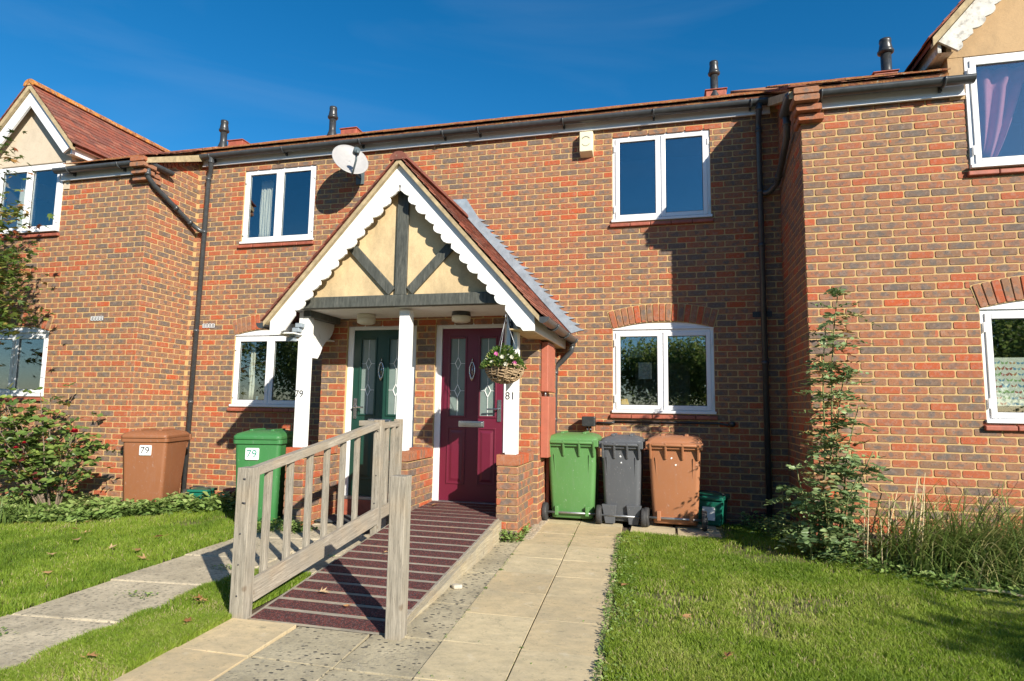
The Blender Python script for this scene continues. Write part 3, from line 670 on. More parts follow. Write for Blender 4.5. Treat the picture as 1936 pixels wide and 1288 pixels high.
# verges of the two wings
for x, y0, h, sg in ((FX0+.0, -1.08, hA, 1), (FX1-.13, -1.42, hD, -1)):
    z0 = 5.125+.49*(y0+.13); m = MB(); xx = x if sg > 0 else x
    m.hexa([(xx, y0, z0-.075), (xx+.13, y0, z0-.075), (xx+.13, -.05, roof_y(-.05)-.10), (xx, -.05, roof_y(-.05)-.10), (xx, y0, z0+.0), (xx+.13, y0, z0+.0), (xx+.13, -.05, roof_y(-.05)+.005), (xx, -.05, roof_y(-.05)+.005)])
    obj('verge', m, 'verge_mortar', h)
    p = Pieces('tile', 'roof_tile', 40)
    tile_slope(p, bpy.data.objects[h.name], (xx-.01, y0-.02, z0+.012), (xx+.15, y0-.02, z0+.012), (0, 1, .49), rows=9 if sg > 0 else 12, gauge=.112); 
    rf = rfA if sg > 0 else rfD
    p.l = [(c, U, I, W, s_, rf, k) for c, U, I, W, s_, _, k in p.l]; p.flush(h)
# fascias, gutters, brackets, downpipes
def eaves(h, x0, x1, y, zg, fz=.13, f0=None, f1=None):
    """y = wall face"""
    f0 = x0 if f0 is None else f0; f1 = x1 if f1 is None else f1
    m = MB(); m.box(f0, y-.040, zg-.128, f1, y-.012, zg+.045); m.box(f0, y-.056, zg-.134, f1, y-.040, zg-.116)
    obj('fascia', m, 'upvc', h)
    m = MB(); m.half_gutter((x0, y-.135, zg+.0), (x1, y-.135, zg+.0), .062); gt = obj('gutter', m, 'pipe_plastic', h)
    n = max(2, int((x1-x0)/.85))
    for i in range(n):
        x = x0+.25+(x1-x0-.5)*i/max(1, n-1); b = MB()
        b.tube([(x, y-.135+.069*math.cos(a), zg-.002+.069*math.sin(a)) for a in [PI+PI*k/8 for k in range(9)]], .011, 6); b.box(x-.012, y-.075, zg-.085, x+.012, y-.041, zg+.0)
        obj('gutter_bracket', b, 'pipe_plastic', gt)
    return gt
eaves(hA, -8.46, -7.08, YL, 4.625, f1=-7.20); eaves(hB, -6.90, FXM, 0, 5.065, f0=-6.87); eaves(hC, FXM+.003, 1.26, 0, 5.065, f1=1.24); eaves(hD, 1.24, 2.80, YR, 4.475, f0=1.52, f1=2.76)
eaves(hA, -12.5, -9.75, YL, 4.625)
def pipe(name, path, h, r=.034, cl=()):
    m = MB(); m.tube(path, r, 12); o = obj(name, m, 'pipe_plastic', h)
    for c, d in cl:
        b = MB(); c = Vector(c); d = Vector(d).normalized(); b.tube([c-d*.022, c+d*.022], r+.007, 12); obj('pipe_collar', b, 'pipe_plastic', o)
    return o
dp = pipe('downpipe', [(-6.64, -.145, 5.03), (-6.64, -.145, 4.93), (-6.70, -.07, 4.83), (-6.74, -.055, 4.76), (-6.80, -.055, .02)], hB, cl=[((-6.64, -.145, 4.95), (0, 0, 1)), ((-6.745, -.055, 4.72), (0, 0, 1)), ((-6.755, -.055, 3.9), (0, 0, 1)), ((-6.775, -.055, 2.4), (0, 0, 1)), ((-6.785, -.055, 1.35), (0, 0, 1))])
pipe('branch_pipe', [(-6.90, -1.02, 4.56), (-6.90, -1.0, 4.42), (-6.89, -.90, 4.33), (-6.88, -.20, 4.00), (-6.83, -.08, 3.93), (-6.77, -.06, 3.90)], hA, cl=[((-6.90, -1.01, 4.46), (0, 0, 1)), ((-6.885, -.5, 4.14), (0, .9, -.42)), ((-6.88, -.22, 4.01), (0, .9, -.42))])
m = MB(); m.half_gutter((-7.08, -1.065, 4.64), (-6.90, -1.02, 4.63), .058); m.half_gutter((-6.90, -1.02, 4.63), (-6.885, -.62, 4.625), .058); obj('gutter', m, 'pipe_plastic', hA)
pipe('downpipe', [(1.10, -.145, 5.03), (1.10, -.145, 4.93), (1.10, -.07, 4.83), (1.10, -.055, 4.76), (1.10, -.055, .02)], hC, cl=[((1.10, -.145, 4.95), (0, 0, 1)), ((1.10, -.055, 4.72), (0, 0, 1)), ((1.10, -.055, 3.95), (0, 0, 1)), ((1.10, -.055, 3.3), (0, 0, 1)), ((1.10, -.055, 1.9), (0, 0, 1))])
m = MB(); m.half_gutter((1.24, -1.395, 4.485), (1.22, -1.36, 4.485), .06); m.half_gutter((1.22, -1.395, 4.485), (1.24, -.95, 4.48), .058); obj('gutter', m, 'pipe_plastic', hD)
pipe('branch_pipe', [(1.24, -1.0, 4.46), (1.25, -.98, 4.33), (1.26, -.90, 4.24), (1.27, -.55, 4.13), (1.27, -.20, 4.0), (1.21, -.07, 3.95), (1.13, -.06, 3.93)], hD, cl=[((1.25, -.98, 4.36), (0, 0, 1)), ((1.27, -.30, 4.04), (0, .9, -.35))])
# flues and raised vent tiles
def flue(x, y, zb, zt, lab, r=.055):
    t = thing('flue', lab, 'flue', (x, y, zb), group='flues on the roofs')
    m = MB(); m.lathe([(r*1.7, -.25), (r*1.65, .10), (r*1.1, .19), (r, .22), (r, zt-zb-.20)], n=16); obj('pipe', m, 'black_plastic', t, local=True)
    h = zt-zb
    m = MB(); m.lathe([(r*1.1, h-.21), (r*1.5, h-.19), (r*1.55, h-.165), (r*1.3, h-.155), (r*1.3, h-.14), (r*1.05, h-.05), (r*1.15, h-.04), (r*1.1, h)], n=16); obj('cowl', m, 'black_plastic', t, local=True)
flue(-7.38, .95, 5.60, 6.19, 'black flue on the roof above the left downpipe, leftmost of the flues')
flue(-5.29, .95, 5.60, 6.21, 'black flue rising over the gutter above the satellite dish')
flue(.70, 1.2, 5.70, 6.37, 'black flue on the roof above the upper window right of the porch')
flue(2.88, 1.05, 5.66, 6.32, 'thick black flue at far right beside the scalloped gable', .065)
for x, y, h_ in ((-7.12, .95, rfB), (-5.02, .95, rfB), (.60, 1.32, rfC), (2.68, 1.0, rfD)):
    m = MB(); zz = 5.125+.52*(y+.13); m.box(x-.02, y-.17, zz-.12, x+.26, y+.17, zz+.040); m.box(x-.035, y-.19, zz+.040, x+.275, y+.19, zz+.056); obj('vent_tile', m, 'terracotta', h_, bevel=.01)

# ------------------------------------------------------------------ scalloped bargeboard
SC = [(0, 0), (.03, .35), (.08, .75), (.14, 1.0*.62), (.22, .58), (.30, .36), (.35, .12), (.37, .55), (.42, .9), (.47, 1.0), (.55, .85), (.62, .5), (.66, .33), (.68, .7), (.74, .95), (.83, 1.0), (.91, .72), (.97, .3), (1.0, 0)]
def barge(xc, zc, m_, half, y, wv, sgn, per=.43, amp=.050, scal=True, foot=True, th=.028):
    """board running down from the apex; zc = z of outer edge at apex; wv = vertical width"""
    ca = 1/math.sqrt(1+m_*m_); L = half/ca
    d = np.array([sgn*ca, -m_*ca]); nrm = np.array([-sgn*m_*ca, -ca])   # inner normal
    wp = wv*ca; A = np.array([xc, zc]); out = [A]; end = A+d*L
    out.append(end)
    if foot: out += [end+np.array([0, -.15]), end+np.array([-sgn*.115, -.15]), end+np.array([-sgn*.14, -.115]), end+np.array([-sgn*.18, -.10])]
    s_ = L-(.22 if foot else .02); inner = []
    apex_s = wv*ca*m_   # where inner edge meets centre line
    if scal:
        ph = 0.0; k = int((L-apex_s)/per)+1
        for j in range(k+1):
            for a, b in SC[:-1]:
                ss = apex_s+.02+(j+a)*per
                if ss < s_: inner.append(A+d*ss+nrm*(wp+amp*b))
        inner = inner[::-1]
    else: inner = [A+d*s_+nrm*wp]
    inner.append(np.array([xc, zc-wv]))
    pts = out+[p for p in inner if (p[0]-xc)*sgn > -1e-4]
    P3 = [(p[0], y, p[1]) for p in pts]
    if sgn < 0: P3 = P3[::-1]
    mb_ = MB(); mb_.prism(P3, (0, th, 0)); return mb_
# ------------------------------------------------------------------ dormers of the wings
def dormer(h, xc, half, yw, yb, zw, zap, slope, rendmat, bargemat, scal, tile_mat='roof_tile', yback=1.8):
    zf = zap-slope*half
    m = MB(); m.prism([(xc-half+.12, yw, zw), (xc+half-.12, yw, zw), (xc+half-.12, yw, zap-slope*(half-.12)-.05), (xc, yw, zap-.05), (xc-half+.12, yw, zap-slope*(half-.12)-.05)], (0, .08, 0))
    gb = obj('gable_wall', m, rendmat, h)
    for sg in (-1, 1):
        m = MB(); a_, b_ = sorted((xc+sg*.607, xc+sg*(half-.125))); m.box(a_, yw+.004, zw-.42, b_, yw+.076, zw-.002); obj('gable_return', m, rendmat, h)
    for sg in (-1, 1):
        m = MB(); xx = xc+sg*(half-.13); m.box(min(xx, xx-sg*.05), yw+.08, zw-.25, max(xx, xx-sg*.05), yback-.6, zf+.06); obj('dormer_cheek', m, rendmat, h)
    for sg in (-1, 1):
        obj('bargeboard', barge(xc, zap-.10, slope, half, yb, .23, sg, scal=scal, foot=False), bargemat, h)
        m = MB(); xx = xc+sg*half; m.hexa([(min(xx, xx-sg*.03), yb+.03, zf-.17-.03), (max(xx, xx-sg*.03), yb+.03, zf-.20), (max(xx, xx-sg*.03), yback-.5, zf-.2), (min(xx, xx-sg*.03), yback-.5, zf-.2), (min(xx, xx-sg*.03), yb+.03, zf-.06), (max(xx, xx-sg*.03), yb+.03, zf-.06), (max(xx, xx-sg*.03), yback-.5, zf-.06), (min(xx, xx-sg*.03), yback-.5, zf-.06)])
        obj('eaves_board', m, bargemat, h)
        m = MB(); m.add([(xc+sg*(half-.14), yb+.05, zf-.19), (xc+sg*half, yb+.05, zf-.19), (xc+sg*half, yback-.5, zf-.19), (xc+sg*(half-.14), yback-.5, zf-.19)], [(0, 1, 2, 3)]); obj('soffit', m, bargemat, h)
        # roof plane
        m = MB(); hh = half+.06; zl = zap-slope*hh
        m.hexa([(xc, yb-.02, zap-.05), (xc+sg*hh, yb-.02, zl-.05), (xc+sg*hh, yback, zl-.05), (xc, yback, zap-.05), (xc, yb-.02, zap), (xc+sg*hh, yb-.02, zl), (xc+sg*hh, yback, zl), (xc, yback, zap)])
        rf = obj('roof', m, tile_mat, h)
        m = MB(); m.hexa([(xc, yb-.04, zap-.09), (xc+sg*hh, yb-.04, zl-.09), (xc+sg*hh, yb+.02, zl-.09), (xc, yb+.02, zap-.09), (xc, yb-.04, zap-.005), (xc+sg*hh, yb-.04, zl-.005), (xc+sg*hh, yb+.02, zl-.005), (xc, yb+.02, zap-.005)]); obj('verge', m, 'verge_mortar', rf)
        p = Pieces('tile', tile_mat, 150); nrow = int(hh*math.sqrt(1+slope*slope)/.1)
        tile_slope(p, rf, (xc+sg*(hh+.02), yb-.05, zl-.02), (xc+sg*(hh+.02), yback, zl-.02), (-sg, 0, slope), gauge=.1, rows=nrow, lift=.014); p.flush(h)
    m = MB(); k = 8
    for i in range(k):
        a = yb-.05+i*(yback-yb)/k; pts = [(xc+.11*math.cos(t), a, zap-.04+.10*math.sin(t)) for t in [PI*j/8 for j in range(9)]]
        m2 = MB(); m2.prism(pts[::-1], (0, (yback-yb)/k-.012, 0)); obj('ridge_tile', m2, 'lichen_tile', rf)
dormer(hA, -9.05, .83, YL-.02, -1.07, 4.80, 5.98, 1.12, 'pale_render', 'upvc', False)
dormer(hD, 3.38, .86, YR-.02, -1.42, 4.74, 5.93, 1.15, 'buff_render', 'old_white', True)

# ------------------------------------------------------------------ porch
XC = -2.68
po = thing('porch', 'gabled double porch with black timbers, cream panel and scalloped white bargeboards', 'porch', (XC, -1.1, .1))
pP = Pieces('brick', 'brick')
D79 = (-3.705, -2.82); D81 = (-2.586, -1.70)
O = (lob0, LY)
lw = wall('lobby_wall', po, pP, O, (0, -1), lob1-lob0, -3, 32, [(D79[0]-O[0], D79[1]-O[0], .27, 2.29), (D81[0]-O[0], D81[1]-O[0], .27, 2.29)], phase=(D79[0]-O[0]) % .225, zt=2.42, thick=.1)
ls = wall('side_wall', po, pP, (lob1, LY), (1, 0), 1.1, -3, 31, phase=.105, zt=2.3)
m = MB(); m.box(lob0, LY+.02, -.2, lob0+.1, -.01, 2.3); obj('side_wall', m, 'mortar', po)
for nm, x0, x1 in (('l', -3.98, -3.765), ('m', -2.79, -2.575), ('r', -1.634, -1.42)):
    m = MB(); m.box(x0+.004, -1.797, -.15, x1-.004, LY, .765); bw = obj('low_wall', m, 'mortar', po)
    for k in range(-2, 10):
        zc = k*.075+.0525
        if k % 2: segs = [(0, .215)]
        else: segs = [(0, .1025), (.1125, .215)]
        for a, b in segs: pP.add((x0+(a+b)/2, -1.80, zc), (1, 0, 0), (0, 1, 0), (0, 0, 1), (b-a, .0065, .0655), bw)
        off = .105 if k % 2 else .0
        for sg, xx in ((1, x1), (-1, x0)):
            u = 0.0; cuts = [0, .1025+.005]+[.1125+.225*i for i in range(1, 4)] if k % 2 else [0]+[.225*i for i in range(1, 4)]
            cuts = [c for c in cuts if c < .66]+[.70]
            for a, b in zip(cuts, cuts[1:]):
                if b-a < .03: continue
                pP.add((xx, -1.80+(a+b)/2, zc), (0, sg, 0), (-sg, 0, 0), (0, 0, 1), (b-a-.01, .0065, .0655), bw)
    for i in range(9):
        yy = -1.80+.0335+i*.0775
        pP.add(((x0+x1)/2, yy, .825), (0, 1, 0), (-1, 0, 0), (0, 0, 1), (.067, (x1-x0)/2+.006, .105), bw, NR.choice([0, 1, 4, 5, 6]))
pP.flush(po)
# posts with house numbers
def post(x0, x1, num=None):
    m = MB(); m.box(x0, -1.775, .878, x1, -1.66, 2.345); p = obj('post', m, 'white_paint', po, bevel=.006)
    if num:
        t = text_mesh(num, .105); o = obj('house_number', t, 'print_black', p); o.location = ((x0+x1)/2-.01, -1.777, 1.45); o.rotation_euler = (PI/2, 0, 0)
    return p
post(-3.925, -3.81, '79'); post(-2.735, -2.62); post(-1.565, -1.45, '81')
# beam, king post, braces, panel
m = MB(); m.box(-3.86, -1.90, 2.365, -1.50, -1.80, 2.485); obj('tie_beam', m, 'dark_timber', po, bevel=.006)
m = MB(); m.box(XC-.062, -1.895, 2.486, XC+.062, -1.86, 3.62); obj('king_post', m, 'dark_timber', po, bevel=.004)
for sg in (-1, 1):
    m = MB(); m.bar((XC+sg*.10, -1.8775, 2.52), (XC+sg*.62, -1.8775, 3.06), .035, .10, up=(0, 0, 1) if False else (-sg*.5, 0, .5)); obj('brace', m, 'dark_timber', po, bevel=.004)
m = MB(); m.prism([(XC-1.2, -1.86, 2.48), (XC+1.2, -1.86, 2.48), (XC, -1.86, 3.83)], (0, .04, 0)); obj('gable_panel', m, 'cream_render', po)
for x in (-3.86, ):
    m = MB(); m.box(x, -1.798, 2.29, x+.09, -1.16, 2.362); obj('side_beam', m, 'dark_timber', po, bevel=.004)
# white cheek panel on the left with a curved lower edge
pts = [(-1.66, 2.36), (-1.66, 1.86), (-1.45, 1.86), (-1.40, 1.92), (-1.36, 2.0), (-1.29, 2.07), (-1.21, 2.12), (-1.16, 2.17), (-1.12, 2.24), (-1.12, 2.36)]
m = MB(); m.prism([(-3.90, y, z) for y, z in pts], (.025, 0, 0)); obj('cheek_panel', m, 'white_paint', po)
m = MB(); m.box(-4.03, -1.82, 2.363, -1.37, LY, 2.375); m.box(-4.03, LY, 2.41, -1.37, 0, 2.43); obj('ceiling', m, 'white_paint', po)
# boxed eaves
for sg, xe in ((1, XC+1.43), (-1, XC-1.43)):
    m = MB(); a, b = sorted((xe, xe-sg*.022)); m.box(a, -1.97, 2.085, b, -.02, 2.235); fb = obj('fascia', m, 'white_paint', po)
    a, b = sorted((xe-sg*.022, xe-sg*.24)); m = MB(); m.box(a, -1.96, 2.09, b, -.02, 2.102); obj('soffit', m, 'cream_render' if sg > 0 else 'white_paint', po)
for i in range(4):
    m = MB(); m.box(-4.02+.035*i, -1.86, 2.02+.05*i, -3.93+.03*i, -1.79, 2.065+.05*i); obj('corbel', m, 'lead', po, bevel=.004)
m_ = 1.12
for sg in (-1, 1):
    obj('bargeboard', barge(XC, 3.845, m_, 1.45, -2.0, .218, sg), 'white_paint', po, bevel=.003, seg=1)
    hh = 1.50; zl = 3.95-m_*hh
    m = MB(); z0 = 3.90; zl0 = z0-m_*hh
    m.hexa([(XC, -2.0, z0-.05), (XC+sg*hh, -2.0, zl0-.05), (XC+sg*hh, -.004, zl0-.05), (XC, -.004, z0-.05), (XC, -2.0, z0), (XC+sg*hh, -2.0, zl0), (XC+sg*hh, -.004, zl0), (XC, -.004, z0)])
    rf = obj('roof', m, 'roof_tile', po)
    m = MB(); m.hexa([(XC, -2.045, z0-.06), (XC+sg*hh, -2.045, zl0-.06), (XC+sg*hh, -1.96, zl0-.06), (XC, -1.96, z0-.06), (XC, -2.045, z0-.005), (XC+sg*hh, -2.045, zl0-.005), (XC+sg*hh, -1.96, zl0-.005), (XC, -1.96, z0-.005)]); obj('verge', m, 'verge_mortar', rf)
    p = Pieces('tile', 'roof_tile', 150)
    tile_slope(p, rf, (XC+sg*(hh+.02), -2.055, zl0-.01), (XC+sg*(hh+.02), -.01, zl0-.01), (-sg, 0, m_), gauge=.1, rows=22, lift=.015); p.flush(po)
for i in range(5):
    a = -2.06+i*.41; pts = [(XC+.10*math.cos(t), a, 3.875+.09*math.sin(t)) for t in [PI*j/8 for j in range(9)]]
    m = MB(); m.prism(pts[::-1], (0, .398, 0)); obj('ridge_tile', m, 'roof_tile', po)
# lead flashing: strip up the wall on both sides, saw-toothed along the brick courses
for sg in (-1, 1):
    pts = []; x = 1.50; n = 23
    inner = [(XC+sg*1.50, 3.965-m_*1.50), (XC, 3.965)]
    outer = [(XC, 4.14), (XC+sg*.06, 4.14)] if sg > 0 else [(XC, 4.14), (XC+sg*.2, 4.145), (XC+sg*.22, 4.02)]
    z = 4.10
    k = int(4.04/.075)
    for i in range(k, 0, -1):
        zz = i*.075+.01; dx_ = (3.965-zz)/m_
        if dx_ < .05 or dx_ > 1.46: continue
        outer += [(XC+sg*(dx_+.13), zz+.02), (XC+sg*(dx_+.225+R.uniform(-.01, .01)), zz-.012), (XC+sg*(dx_+.15), zz-.02)]
    poly = inner+outer
    m = MB(); P3 = [(a, -.020, b) for a, b in poly]
    m.prism(P3 if sg > 0 else P3[::-1], (0, .014, 0)); obj('flashing', m, 'lead', po)
# gutters of the porch
gx = XC+1.50+.035
for gx, sg in ((XC+1.535, 1), (XC-1.535, -1)):
    m = MB(); m.half_gutter((gx, -2.03, 2.20), (gx, -.05, 2.20), .058); gt = obj('gutter', m, 'pipe_plastic', po)
    for yy in (-1.5, -.8, -.15):
        b = MB(); b.tube([(gx+.064*math.cos(a), yy, 2.198+.064*math.sin(a)) for a in [PI+PI*k/8 for k in range(9)]], .009, 6); obj('gutter_bracket', b, 'pipe_plastic', gt)
    m = MB(); m.prism([(gx+.06*math.cos(a), -2.034, 2.20+.06*math.sin(a)) for a in [PI+PI*k/10 for k in range(11)]], (0, .006, 0)); obj('gutter_end', m, 'pipe_plastic', gt)
pipe('downpipe', [(XC+1.535, -.12, 2.16), (XC+1.52, -.115, 2.05), (XC+1.40, -.075, 1.93), (XC+1.32, -.058, 1.86), (XC+1.305, -.055, 1.75), (XC+1.285, -.055, .12)], po, .033, cl=[((XC+1.53, -.12, 2.13), (0, 0, 1)), ((XC+1.307, -.055, 1.78), (0, 0, 1)), ((XC+1.30, -.055, 1.2), (0, 0, 1))])
# terracotta coloured duct boxes on the side of the lobby
for z0, z1, xw in ((1.52, 2.07, .085), (.80, 1.465, .095), (.12, .795, .045)):
    m = MB(); m.box(lob1+.008, -1.02 if z0 > .5 else -.70, z0, lob1+xw, -.58, z1); obj('duct_box', m, 'terra_box' if z0 > .5 else 'terracotta', po, bevel=.006)
m = MB(); m.tube([(lob1+.05, -.98, 1.53), (lob1+.05, -.98, 1.46)], .012, 8); obj('duct_pipe', m, 'galv', po)
# doors
def door(D, mat, knob_left, lab):
    x0, x1 = D; y0 = LY+.03
    m = MB(); f = .072; zb, zt = .285, 2.29
    m.box(x0, y0, zb, x0+f, y0+.07, zt); m.box(x1-f, y0, zb, x1, y0+.07, zt); m.box(x0+f, y0, zt-.06, x1-f, y0+.07, zt); 
    fr = obj('door_frame', m, 'upvc', po, bevel=.004)
    m = MB(); m.box(x0-.01, y0-.05, .262, x1+.01, y0+.06, .295); obj('threshold', m, 'galv', fr, bevel=.003)
    a, b = x0+f+.003, x1-f-.003; L = b-a
    m = MB(); yl = y0+.012; g0, g1 = 1.24, 2.115; xa = a+.10; xb = b-.10; gw = .178
    G = [(xa, xa+gw), (xb-gw, xb)]
    m.box(a, yl, .298, xa, yl+.045, 2.228); m.box(xb, yl, .298, b, yl+.045, 2.228); m.box(xa, yl, 2.115, xb, yl+.045, 2.228); m.box(xa, yl, .298, xb, yl+.045, 1.24); m.box(G[0][1], yl, 1.24, G[1][0], yl+.045, 2.115)
    lf = obj('door', m, mat, po, label=lab)
    for u0, u1 in G:
        mo = MB(); e = .022
        for bx in ((u0-e, g0-e, u0, g1+e), (u1, g0-e, u1+e, g1+e), (u0, g0-e, u1, g0), (u0, g1, u1, g1+e)): mo.box(bx[0], yl-.012, bx[1], bx[2], yl+.002, bx[3])
        obj('moulding', mo, mat, lf, bevel=.006)
        p = MB(); p.box(u0, yl+.018, g0, u1, yl+.024, g1); obj('pane', p, 'obscure_glass', lf)
        le = MB(); cx = (u0+u1)/2; yy = yl+.013
        for zc in (1.52, 1.83):
            dd = [(cx, zc+.07), (cx+.034, zc), (cx, zc-.07), (cx-.034, zc)]
            for i in range(4):
                q, r_ = dd[i], dd[(i+1) % 4]; le.bar((q[0], yy, q[1]), (r_[0], yy, r_[1]), .006, .008, up=(0, 1, 0))
            le.bar((u0, yy, zc), (cx-.034, yy, zc), .004, .005, up=(0, 1, 0)); le.bar((cx+.034, yy, zc), (u1, yy, zc), .004, .005, up=(0, 1, 0))
        for q, r_ in ((g0, 1.45), (1.59, 1.76), (1.90, g1)): le.bar((cx, yy, q), (cx, yy, r_), .004, .005, up=(0, 1, 0))
        obj('leading', le, 'sticker', lf)
        # lower raised panel
        mo = MB(); p0, p1 = .50, 1.09; e = .018
        for bx in ((u0-e, p0-e, u0, p1+e), (u1, p0-e, u1+e, p1+e), (u0, p0-e, u1, p0), (u0, p1, u1, p1+e)): mo.box(bx[0], yl-.010, bx[1], bx[2], yl+.002, bx[3])
        i_ = .03; mo.hexa([(u0+.012, yl+.001, p0+.012), (u1-.012, yl+.001, p0+.012), (u1-.012, yl+.001, p1-.012), (u0+.012, yl+.001, p1-.012), (u0+i_+.012, yl-.009, p0+i_+.012), (u1-i_-.012, yl-.009, p0+i_+.012), (u1-i_-.012, yl-.009, p1-i_-.012), (u0+i_+.012, yl-.009, p1-i_-.012)][::1])
        obj('raised_panel', mo, mat, lf, bevel=.004)
    xc = (a+b)/2; m = MB(); m.box(xc-.15, yl-.014, 1.113, xc+.15, yl+.0, 1.182); m.box(xc-.13, yl-.022, 1.125, xc+.13, yl-.014, 1.170); obj('letter_plate', m, 'steel', lf, bevel=.004)
    m = MB(); pts = [(0, .10), (.012, .085), (.03, .03), (.03, -.03), (.015, -.085), (0, -.12)]
    m.tube([(xc+x, yl-.02, 1.75+z) for x, z in pts], .007, 8); m.tube([(xc-x, yl-.02, 1.75+z) for x, z in pts], .007, 8); m.tube([(xc, yl-.018, 1.75+.10), (xc, yl-.018, 1.75+.14)], .006, 8); m.lathe([(.012, -.012), (.014, 0), (.012, .012)], (xc, yl-.02, 1.66), 10); m.tube([(xc, yl-.015, 1.83), (xc, yl-.015, 1.67)], .005, 6)
    obj('knocker', m, 'steel', lf)
    hx = a+.045 if knob_left else b-.045; sg = 1 if knob_left else -1
    m = MB(); m.box(hx-.022, yl-.012, 1.18, hx+.022, yl+.002, 1.42); m.tube([(hx, yl-.012, 1.32), (hx, yl-.06, 1.32), (hx+sg*.13, yl-.062, 1.315)], .010, 8); obj('handle', m, 'steel', lf, bevel=.003)
door(D79, 'door_green', True, 'dark green panelled front door with leaded glass'); door(D81, 'door_maroon', False, 'maroon panelled front door with leaded glass')
m = MB(); m.box(D79[0]-.01, LY-.03, .0, D79[1]+.01, LY+.02, .258); obj('door_step', m, 'terracotta', po, bevel=.005)
m = MB(); m.box(lob0+.1, LY+.1, -.1, lob1-.1, LY+.7, .26); obj('lobby_floor', m, 'dark_room', po)
m = MB(); m.box(lob0+.1, LY+.25, .26, lob1-.1, LY+.28, 2.35); obj('lobby_back', m, 'dark_room', po)
# ceiling lights
for x, cap, lab in ((-3.30, 'lamp_glass', 'pale ribbed round lamp under the porch ceiling above the green door'), (-2.17, 'black_plastic', 'round lamp with dark rim under the porch ceiling above the maroon door')):
    t = thing('ceiling_lamp', lab, 'lamp', (x, -1.42, 2.363)); m = MB(); m.lathe([(.10, -.001), (.105, -.04), (.10, -.045)], n=24); obj('lamp_base', m, cap, t, local=True); m = MB(); m.lathe([(.098, -.045), (.105, -.055), (.10, -.10), (.07, -.115)], n=24); obj('lamp_shade', m, 'lamp_glass', t, local=True)

# ------------------------------------------------------------------ ramp and railing
rp = thing('access_ramp', 'wooden access ramp with maroon grip strips and weathered handrail leading to the maroon door', 'ramp', (-2.05, -4.2, 0))
RX0, RX1 = -2.56, -1.60; SL = .113
rz = lambda y: max(0, (y+4.22))*SL+.004 if y < -1.9 else .266+(y+1.9)*.03
n = 20; y = -4.215; i = 0
while y < -1.14:
    y1 = min(y+.150, -1.125); xa, xb = (RX0, RX1) if y < -1.82 else (-2.565, -1.645)
    m = MB(); m.hexa([(xa, y, rz(y)-.028), (xb, y, rz(y)-.028), (xb, y1, rz(y1)-.028), (xa, y1, rz(y1)-.028), (xa, y, rz(y)), (xb, y, rz(y)), (xb, y1, rz(y1)), (xa, y1, rz(y1))]) if y > -4.0 else m.hexa([(xa, y, rz(y)-.012), (xb, y, rz(y)-.012), (xb, y1, rz(y1)-.012), (xa, y1, rz(y1)-.012), (xa, y, rz(y)), (xb, y, rz(y)), (xb, y1, rz(y1)), (xa, y1, rz(y1))])
    obj('deck_board', m, 'wood_x', rp)
    a, b = y+.020, y1-.020
    if y < -4.1: a = y+.002
    if b-a > .02:
        m = MB(); m.hexa([(xa+.012, a, rz(a)+.001), (xb-.016, a, rz(a)+.001), (xb-.016, b, rz(b)+.001), (xa+.012, b, rz(b)+.001), (xa+.012, a, rz(a)+.006), (xb-.016, a, rz(a)+.006), (xb-.016, b, rz(b)+.006), (xa+.012, b, rz(b)+.006)]); obj('grip_strip', m, 'maroon_grit', rp)
    y += .1555
def sideboard(x0, x1, y0, y1, mat, top=.0, bot=None):
    m = MB(); f0 = g(x0, y0)-.01; f1 = g(x0, y1)-.01
    m.hexa([(x0, y0, f0), (x1, y0, f0), (x1, y1, f1), (x0, y1, f1), (x0, y0, max(f0+.004, rz(y0)+top)), (x1, y0, max(f0+.004, rz(y0)+top)), (x1, y1, rz(y1)+top), (x0, y1, rz(y1)+top)]); obj('side_board', m, mat, rp)
sideboard(RX1+.001, RX1+.040, -4.05, -2.16, 'new_wood', -.012); sideboard(RX1-.02, RX1+.03, -2.12, -1.83, 'new_wood', -.012)
sideboard(RX0-.03, RX0-.001, -4.2, -1.83, 'wood_y', -.01)
m = MB(); m.box(RX0, -2.2, .05, RX1, -2.15, .2); m.box(RX0, -3.0, .02, RX1, -2.95, .12); obj('bearer', m, 'wood_x', rp)
# railing
PX = -2.62
def rpost(x, y, w_, z1, wy=None):
    wy = wy or w_
    m = MB(); m.box(-w_/2, -wy/2, 0, w_/2, wy/2, z1-g(x, y)+.02); o = obj('post', m, 'wood_z', rp, bevel=.004, local=True); o.location = (x-WLOC[rp.name][0], y-WLOC[rp.name][1], g(x, y)-.02-WLOC[rp.name][2]); return o
rpost(-2.635, -4.20, .098, .93); rpost(-2.61, -2.40, .075, 1.205); rpost(-2.655, -1.88, .075, 1.205, .06)
def rail(name, a, b, wd, h, mat='wood_y'):
    a = Vector(a); b = Vector(b); m = MB(); d = b-a; L = d.length; mid = (a+b)/2; m.box(-wd/2, -L/2, -h/2, wd/2, L/2, h/2); o = obj(name, m, mat, rp, bevel=.003, local=True)
    o.location = mid-Vector(WLOC[rp.name]); o.rotation_euler = d.to_track_quat('Y', 'Z').to_euler(); return o
rail('handrail', (-2.635, -4.148, .900), (-2.615, -2.438, 1.155), .055, .060)
rail('handrail', (-2.62, -2.362, 1.150), (-2.65, -1.91, 1.160), .04, .055)
rail('bottom_rail', (-2.605, -4.148, .150), (-2.585, -2.438, .345), .034, .145)
rail('bottom_rail', (-2.59, -2.362, .352), (-2.62, -1.84, .385), .034, .10)
rail('bottom_rail', (-2.665, -4.148, .105), (-2.655, -1.90, .345), .03, .095, 'wood_y')
